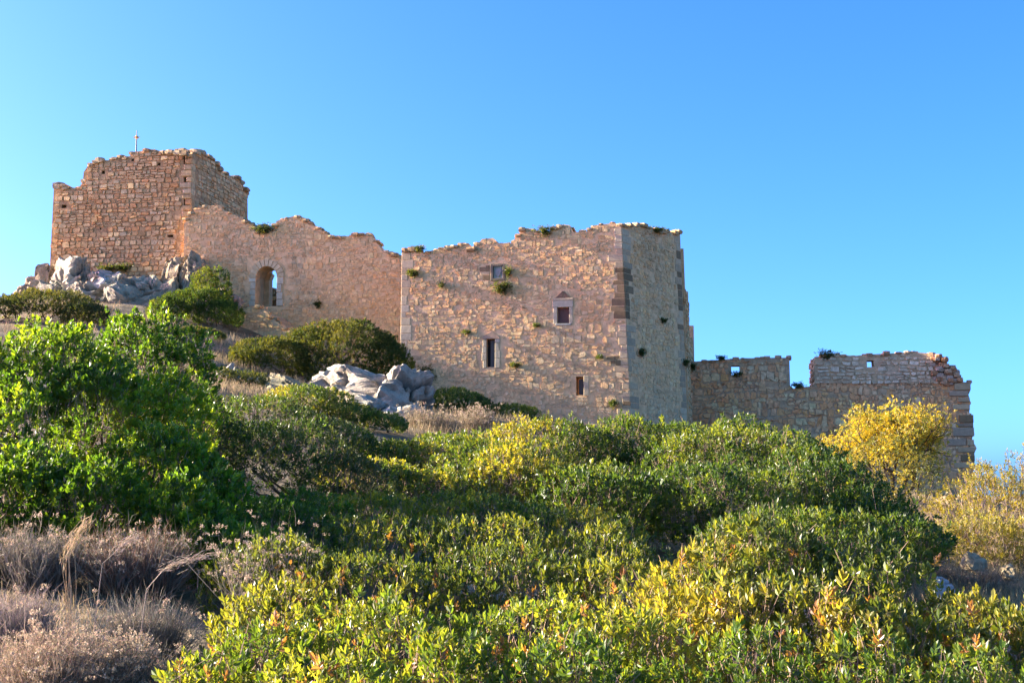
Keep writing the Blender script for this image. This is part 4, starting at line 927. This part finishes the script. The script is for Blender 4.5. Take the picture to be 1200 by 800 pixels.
# ---- yellow autumn tree in front of the outer wall
def tree(name, label, px, D, pbase, ptop, hw, pal, seed):
    r = np.random.default_rng(seed); x = (px - 600) / FPX * D; g = tz(x, D); top = P(px, ptop, D).z; H = top - g; W = hw / FPX * D
    root = thing(name, label, 'tree', (x, D, g)); Vs, Fs, o = [], [], [0]; tips, axes = [], []
    def seg(p0, p1, r0, r1):
        m = (p0 + p1) / 2 + r.normal(size=3) * .06 * np.linalg.norm(p1 - p0)
        v, f = tube([p0, m, p1], [r0, (r0 + r1) / 2, r1], 6); Vs.append(v); Fs.append(f + o[0]); o[0] += len(v)
    def grow(p, d, L, rd, lev):
        q = p + d * L; seg(p, q, rd, rd * .68)
        for f in np.arange(0.25, 1.0, 0.18):
            if lev >= 2: tips.append(p + (q - p) * f + r.normal(size=3) * .1); axes.append(unit((d + r.normal(size=3) * .6)[None])[0])
        if lev >= 4: tips.append(q); axes.append(d); return
        for _ in range(3 if lev < 3 else 2):
            nd = unit((d + r.normal(size=3) * .55 + np.array([0, 0, .12]))[None])[0]; grow(q, nd, L * r.uniform(.62, .86), rd * .62, lev + 1)
    base = np.array([x, D, g - .2])
    for k in range(8):
        a = k * 0.785 + r.uniform(-.3, .3); d = unit(np.array([[math.cos(a) * (.95 if k % 2 else .5), math.sin(a) * .6, 1.0 if k % 2 else 1.3]]))[0]
        grow(base, d, H * .34, .09, 0)
    tips = np.array(tips); axes = np.array(axes)
    # fit the spread to the crown's outline
    e = ((tips[:, 0] - x) / (W * 1.05)) ** 2 + ((tips[:, 1] - D) / (W * 1.1)) ** 2 + ((tips[:, 2] - g - H * .5) / (H * .55)) ** 2
    k_ = e < 1.0; tips, axes = tips[k_], axes[k_]
    rep = 2; tp = np.repeat(tips, rep, 0) + r.normal(size=(len(tips) * rep, 3)) * .16; ax = unit(np.repeat(axes, rep, 0) + r.normal(size=(len(tips) * rep, 3)) * .5)
    pal = np.array(pal); w_ = np.clip(fbm(tp * .8, 3) * 1.6 - .3 + r.normal(size=len(tp)) * .15, 0, .999)
    V, F, C = leaves(tp, ax, 7, .08, pal[(w_ * len(pal)).astype(int)] * r.uniform(.85, 1.15, len(tp))[:, None], wid=.55, r=r)
    stuff(link('crown', mesh_np('crown', V, F, np.clip(C, 0, .8), M_LEAF), root))
    link('trunk', mesh_np('trunk', np.concatenate(Vs), np.concatenate(Fs), None, M_BARK), root)
    return root
tree('yellow_tree', 'low tree with yellow autumn leaves in front of the outer wall', 1042, 50, 600, 468, 84, G_YEL, 8)
bush('pale_shrub', 'pale olive shrub under the crown of the yellow tree', [lobe(1035, 512, 47, 50, 1.2), lobe(1065, 535, 46.5, 42, 1.0)], 0.07, 8, 85, G_GOLD[:2] + G_OLIVE[2:], None, M_LEAF, clump=.22, stray=.2)

# ---- little plants rooted in the masonry
def wall_plant(pl, px, py, wpx, hpx, label, pal, name='wall_plant', group='plants rooted in the castle walls'):
    r = np.random.default_rng(int(px * 7 + py)); u, v = pl.uv(px, py); c = pl.pos([(u, v, 0.08)])[0]
    sc = np.linalg.norm(c) / FPX; n = int(60 + wpx * hpx * .9)
    d = r.normal(size=(n, 3)) * np.array([wpx * .27 * sc, .08, hpx * .25 * sc]); d[:, 1] = -np.abs(d[:, 1]) * 1.5
    d[:, 2] -= np.abs(r.normal(size=n)) * hpx * .22 * sc * (np.abs(d[:, 0]) < wpx * .25 * sc)
    A = unit(d * np.array([1, 1, 1]) + np.array([0, -.25, .1]) + r.normal(size=(n, 3)) * .3)
    root = thing(name, label, 'plant', c, group); cols = np.array(pal)[r.integers(0, len(pal), n)]
    V, F, C = leaves(c + d, A, 6, .085, cols, r=r); stuff(link('foliage', mesh_np('foliage', V, F, np.clip(C, 0, .8), M_LEAF), root))
    sv, sf = [], []; o = 0
    for i in range(6):
        t, f = tube([c + np.array(pl.n.tolist() + [0]) * -.2, c + d[i] * .5, c + d[i]], [.015, .01, .005], 4); sv.append(t); sf.append(f + o); o += len(t)
    link('stem', mesh_np('stem', np.concatenate(sv), np.concatenate(sf), None, M_BARK), root)
    return root
W_G = [(0.04, 0.065, 0.018), (0.06, 0.085, 0.02), (0.09, 0.10, 0.025)]
for pl, px, py, w_, h_, lab in [
    (plH, 588, 336, 20, 13, 'green bush hanging below the carved tablet'), (plH, 596, 318, 9, 9, 'small green tuft right of the carved tablet'),
    (plH, 484, 320, 11, 7, 'yellow green tuft high at the left edge of the hall'), (plH, 517, 334, 6, 5, 'tiny yellow tuft on the hall wall left of the tablet'),
    (plH, 499, 437, 16, 18, 'fern like green plant low on the left of the hall wall'), (plH, 547, 389, 9, 3, 'flat green tuft above the tall slit window'),
    (plH, 604, 427, 11, 4, 'flat green tuft right of the tall slit window'), (plH, 629, 381, 8, 3, 'thin green tuft left of the shuttered window sill'),
    (plH, 718, 472, 8, 7, 'small dark tuft low on the hall wall near the corner'), (plH, 702, 418, 7, 4, 'small green tuft above the barred slit window'),
    (plH, 492, 291, 12, 6, 'grey green plant on the left end of the hall top'), (plH, 639, 270, 18, 9, 'blue green bush on the broken hall top'),
    (plG, 751, 412, 7, 8, 'dark green plant on the canted face of the hall'), (plG, 776, 375, 9, 4, 'pale weed tuft high on the canted face of the hall'), (plG, 768, 269, 20, 5, 'dry grass tuft on top of the canted hall face'),
    (plG, 802, 424, 8, 6, 'dark green plant at the right edge of the hall'), (plO, 812, 429, 6, 8, 'green tuft where outer wall meets the hall'),
    (plO, 862, 438, 10, 5, 'green tuft in the loophole of the left merlon'), (plO, 845, 419, 10, 5, 'dry tuft on the left merlon top'), (plO, 935, 451, 12, 6, 'grey tuft in the gap between the merlons'),
    (plM, 968, 414, 18, 9, 'olive cushion plant on the right merlon top'), (plC, 310, 268, 22, 9, 'green plant filling the notch of the curtain wall'), (plC, 373, 356, 7, 7, 'yellow green tuft low on the curtain wall'),
    (plF, 128, 314, 20, 8, 'bright green plant at the foot of the tower wall'), (plF, 146, 313, 16, 8, 'dark green plant at the foot of the tower wall')]:
    wall_plant(pl, px, py, w_, h_, lab, W_G)
print('tops done')

# ------------------------------------------------------------------ dry shrubs, stalks and grass
def ribbons(B, T, wdt, cols, bend=0.15, r=rng):
    """thin two-segment blades from B to T"""
    n = len(B); d = T - B; L = np.linalg.norm(d, axis=1, keepdims=True)
    s = unit(np.cross(d, r.normal(size=(n, 3)))) * wdt; M = B + d * .55 + r.normal(size=(n, 3)) * L * bend
    V = np.stack([B - s, B + s, M - s * .8, M + s * .8, T], 1).reshape(-1, 3); o = (np.arange(n) * 5)[:, None]
    return V, [o + np.array([[0, 1, 3, 2]]), o + np.array([[2, 3, 4]])], np.repeat(cols, 5, 0)
def dry_shrub(px, D, hw, h, label, pal, n=2200, wd=.0022, heads=.25, dep=None, group='dried flower bushes', name='dry_shrub', hs=.018, spreadz=1.0):
    r = np.random.default_rng(sum(map(ord, label))); x = (px - 600) / FPX * D; W = hw / FPX * D; dp = dep or W * .8
    root = thing(name, label, 'dry shrub', (x, D, tz(x, D)), group)
    K = 22; ca = r.random(K) * 2 * math.pi; cq = np.sqrt(r.random(K)); ch_ = r.uniform(.6, 1.05, K) * (1 - .3 * cq ** 2); ci = r.integers(0, K, n)
    bx_ = x + np.cos(ca[ci]) * cq[ci] * W * .6 + r.normal(size=n) * W * .07; by_ = D + np.sin(ca[ci]) * cq[ci] * dp * .6 + r.normal(size=n) * dp * .07
    B = np.column_stack([bx_, by_, terrain(bx_, by_) - .02]); hh = h * ch_[ci] * r.uniform(.45, 1.1, n)
    lean = np.column_stack([np.cos(ca[ci]) * cq[ci] * W * .4, np.sin(ca[ci]) * cq[ci] * dp * .4, np.zeros(n)]) * (hh / h)[:, None]
    T = B + lean + r.normal(size=(n, 3)) * np.array([.2, .2, 0]) * h * 1.1 + np.column_stack([0 * hh, 0 * hh, hh])
    pal = np.array(pal); cols = pal[r.integers(0, len(pal), n)] * r.uniform(.7, 1.25, n)[:, None]
    V, F, C = ribbons(B, T, wd, cols, .06, r)
    # side twigs
    m = n; i = r.integers(0, n, m); f = r.uniform(.4, .95, m)[:, None]; b2 = B[i] * (1 - f) + T[i] * f
    t2 = b2 + r.normal(size=(m, 3)) * .05 * h * 1.6 + np.array([0, 0, .07 * h * 1.5])
    V2, F2, C2 = ribbons(b2, t2, wd * .7, cols[i] * .95, .1, r)
    stuff(link('stems', mesh_np('stems', np.concatenate([V, V2]), [F[0], F[1], F2[0] + len(V), F2[1] + len(V)], np.concatenate([C, C2]), M_DRY), root))
    k = r.choice(n, int(n * heads), replace=False)
    if len(k):
        hd = np.repeat(T[k], 5, 0) + r.normal(size=(len(k) * 5, 3)) * np.array([hs, hs, hs * .35])
        Vh, Fh, Ch = leaves(hd, unit(r.normal(size=(len(hd), 3)) * .5 + np.array([0, 0, 1.])), 4, hs * .9, np.tile((0.42, 0.34, 0.24), (len(hd), 1)) * r.uniform(.7, 1.2, len(hd))[:, None], wid=.9, r=r)
        stuff(link('seed_heads', mesh_np('seed_heads', Vh, Fh, np.clip(Ch, 0, .8), M_DRY), root))
PINK = [(0.288, 0.220, 0.156), (0.336, 0.260, 0.180), (0.240, 0.184, 0.131), (0.216, 0.184, 0.148)]
GREYD = [(0.197, 0.180, 0.148), (0.238, 0.217, 0.172), (0.164, 0.143, 0.111), (0.213, 0.205, 0.180)]
BRND = [(0.22, 0.14, 0.10), (0.28, 0.18, 0.12), (0.19, 0.13, 0.10)]
dry_shrub(75, 7.6, 80, .66, 'pinkish dried flower bush with pale seed heads beside low front shrub', PINK, 3400, wd=.0028, heads=.2, hs=.014)
dry_shrub(150, 7.9, 55, .48, 'greyer dried flower bush right of the pinkish one', GREYD, 2000, wd=.0026, heads=.22, hs=.013)
dry_shrub(20, 6.7, 70, .36, 'reddish brown dry bush below the pinkish flower bush', BRND, 2200, heads=.06)
dry_shrub(40, 11.2, 75, .62, 'grey dry bush of upright stems below the leafy shrub', GREYD, 2600, wd=.0036, heads=.08)
dry_shrub(30, 9.4, 70, .42, 'low grey brown dry bush between two taller dry bushes', [(0.22, 0.19, 0.175), (0.26, 0.22, 0.205)], 1600, wd=.0026, heads=.03)
dry_shrub(165, 11.4, 60, .70, 'brown dry bush in shade beside the fresh green shrub', BRND + GREYD, 2600, wd=.0036, heads=.08)
dry_shrub(180, 9.6, 55, .50, 'low dark grey dry bush behind the arching stalks', GREYD, 1700, wd=.0026, heads=.03)
dry_shrub(318, 10.9, 60, 0.98, 'dried flower stems poking from the grey twigged shrub', GREYD, 260, wd=.003, heads=.7, hs=.016)
dry_shrub(1105, 34, 55, .75, 'dry brown bush on the bank left of the golden shrub', [(0.22, 0.17, 0.14), (0.26, 0.19, 0.15)], 3000, wd=.006, heads=.05)
dry_shrub(1075, 38, 40, .8, 'dry brown bush below the yellow tree', [(0.22, 0.17, 0.14), (0.26, 0.19, 0.15)], 2500, wd=.007, heads=.05)
dry_shrub(1130, 24, 70, .55, 'dry tan bush around the squarish white rock', [(0.26, 0.19, 0.14), (0.30, 0.22, 0.16)], 3000, wd=.005, heads=.05)
dry_shrub(555, 44, 40, 1.0, 'pale pink dry weeds in front of the hall foot', [(0.27, 0.215, 0.14), (0.22, 0.18, 0.12)], 700, wd=.008, heads=.3, hs=.035)
dry_shrub(505, 42, 40, .9, 'pale dry weeds right of the limestone outcrop', [(0.27, 0.215, 0.14), (0.22, 0.18, 0.12)], 700, wd=.008, heads=.2, hs=.035)

def stalk(name, label, pts, r0, col, head=None, n=1):
    r = np.random.default_rng(sum(map(ord, label))); pts = [np.array(p) for p in pts]
    pts[0][2] = tz(pts[0][0], pts[0][1]) - .02
    root = thing(name, label, 'dry stalk', pts[0]); Vs, Fs, o = [], [], 0
    for i in range(n):
        j = r.normal(size=3) * (.022 if n > 1 else 0); v, f = tube([p + j * (.4 + k * .3) + r.normal(size=3) * (.012 if n > 1 else 0) for k, p in enumerate(pts)], np.linspace(r0, r0 * .4, len(pts)), 5); Vs.append(v); Fs.append(f + o); o += len(v)
    V = np.concatenate(Vs); link('stem', mesh_np('stem', V, np.concatenate(Fs), np.tile(col, (len(V), 1)), M_DRY), root)
    m = head or 200; a, b = pts[-3], pts[-1]; t = r.random(m)[:, None]; mid = pts[-2]
    c = (1 - t) ** 2 * a + 2 * t * (1 - t) * mid + t ** 2 * b + r.normal(size=(m, 3)) * .014
    ax = unit(unit((b - a)[None]) + r.normal(size=(m, 3)) * .25)
    Vh, Fh, Ch = leaves(c, ax, 3, .05, np.tile(col, (m, 1)) * r.uniform(.8, 1.2, m)[:, None], spread=(.05, .2), wid=.08, r=r)
    stuff(link('plume', mesh_np('plume', Vh, Fh, np.clip(Ch, 0, .8), M_DRY), root))
stalk('dry_grass_stalk', 'tall golden grass plume rising from the pinkish dry bush', [P(86, 730, 8), P(80, 690, 8), P(78, 655, 8), P(86, 630, 8), P(105, 610, 8)], .0026, (0.46, 0.37, 0.23), 90, 8)
stalk('dry_grass_stalk', 'pale arching grass stalk bending right over the dark gap', [P(160, 710, 8.6), P(172, 690, 8.6), P(192, 667, 8.6), P(215, 656, 8.6), P(245, 652, 8.6)], .005, (0.42, 0.35, 0.27), 90)
stalk('dry_grass_stalk', 'thin straight pale grass stalk leaning right behind the plume', [P(108, 680, 9), P(120, 660, 9), P(138, 644, 9), P(152, 632, 9), P(166, 626, 9)], .004, (0.40, 0.33, 0.26), 60)

# short dry grass over the open slopes
r = np.random.default_rng(5)
def grass_patch(px0, px1, D0, D1, n, h):
    px = r.uniform(px0, px1, n); D = np.sqrt(r.uniform(D0 ** 2, D1 ** 2, n)); x = (px - 600) / FPX * D
    k = fbm(np.column_stack([x * .8, D * .8, 0 * x]), 3) > .46; x, D = x[k], D[k]
    B = np.column_stack([x, D, terrain(x, D) - .02]); hh = h * r.uniform(.4, 1.1, len(x)); return B, B + np.column_stack([r.normal(size=len(x)) * .3 * hh, r.normal(size=len(x)) * .3 * hh, hh])
gp = [grass_patch(*a) for a in [(1020, 1230, 16, 34, 13000, .4), (1030, 1200, 34, 60, 10000, .55), (200, 620, 38, 64, 20000, .4), (-30, 330, 6, 14, 6000, .2), (0, 300, 40, 68, 7000, .35), (800, 1150, 50, 68, 4000, .4)]]
B = np.concatenate([g[0] for g in gp]); T = np.concatenate([g[1] for g in gp])
cl = np.array([(0.34, 0.27, 0.155), (0.40, 0.31, 0.18), (0.26, 0.215, 0.14), (0.36, 0.27, 0.16)])[r.integers(0, 4, len(B))] * r.uniform(.7, 1.2, len(B))[:, None]
wd = (0.0022 + 0.00011 * B[:, 1:2])
V, F, C = ribbons(B, T, wd, cl, .12, r)
g_ = stuff(link('dry_grass', mesh_np('dry_grass', V, F, C, M_DRY))); tag(g_, 'thin dry tan grass scattered between rocks and shrubs', 'grass')
tot = sum(len(m.polygons) for m in bpy.data.meshes); print('polys', tot, 'objects', len(bpy.data.objects))
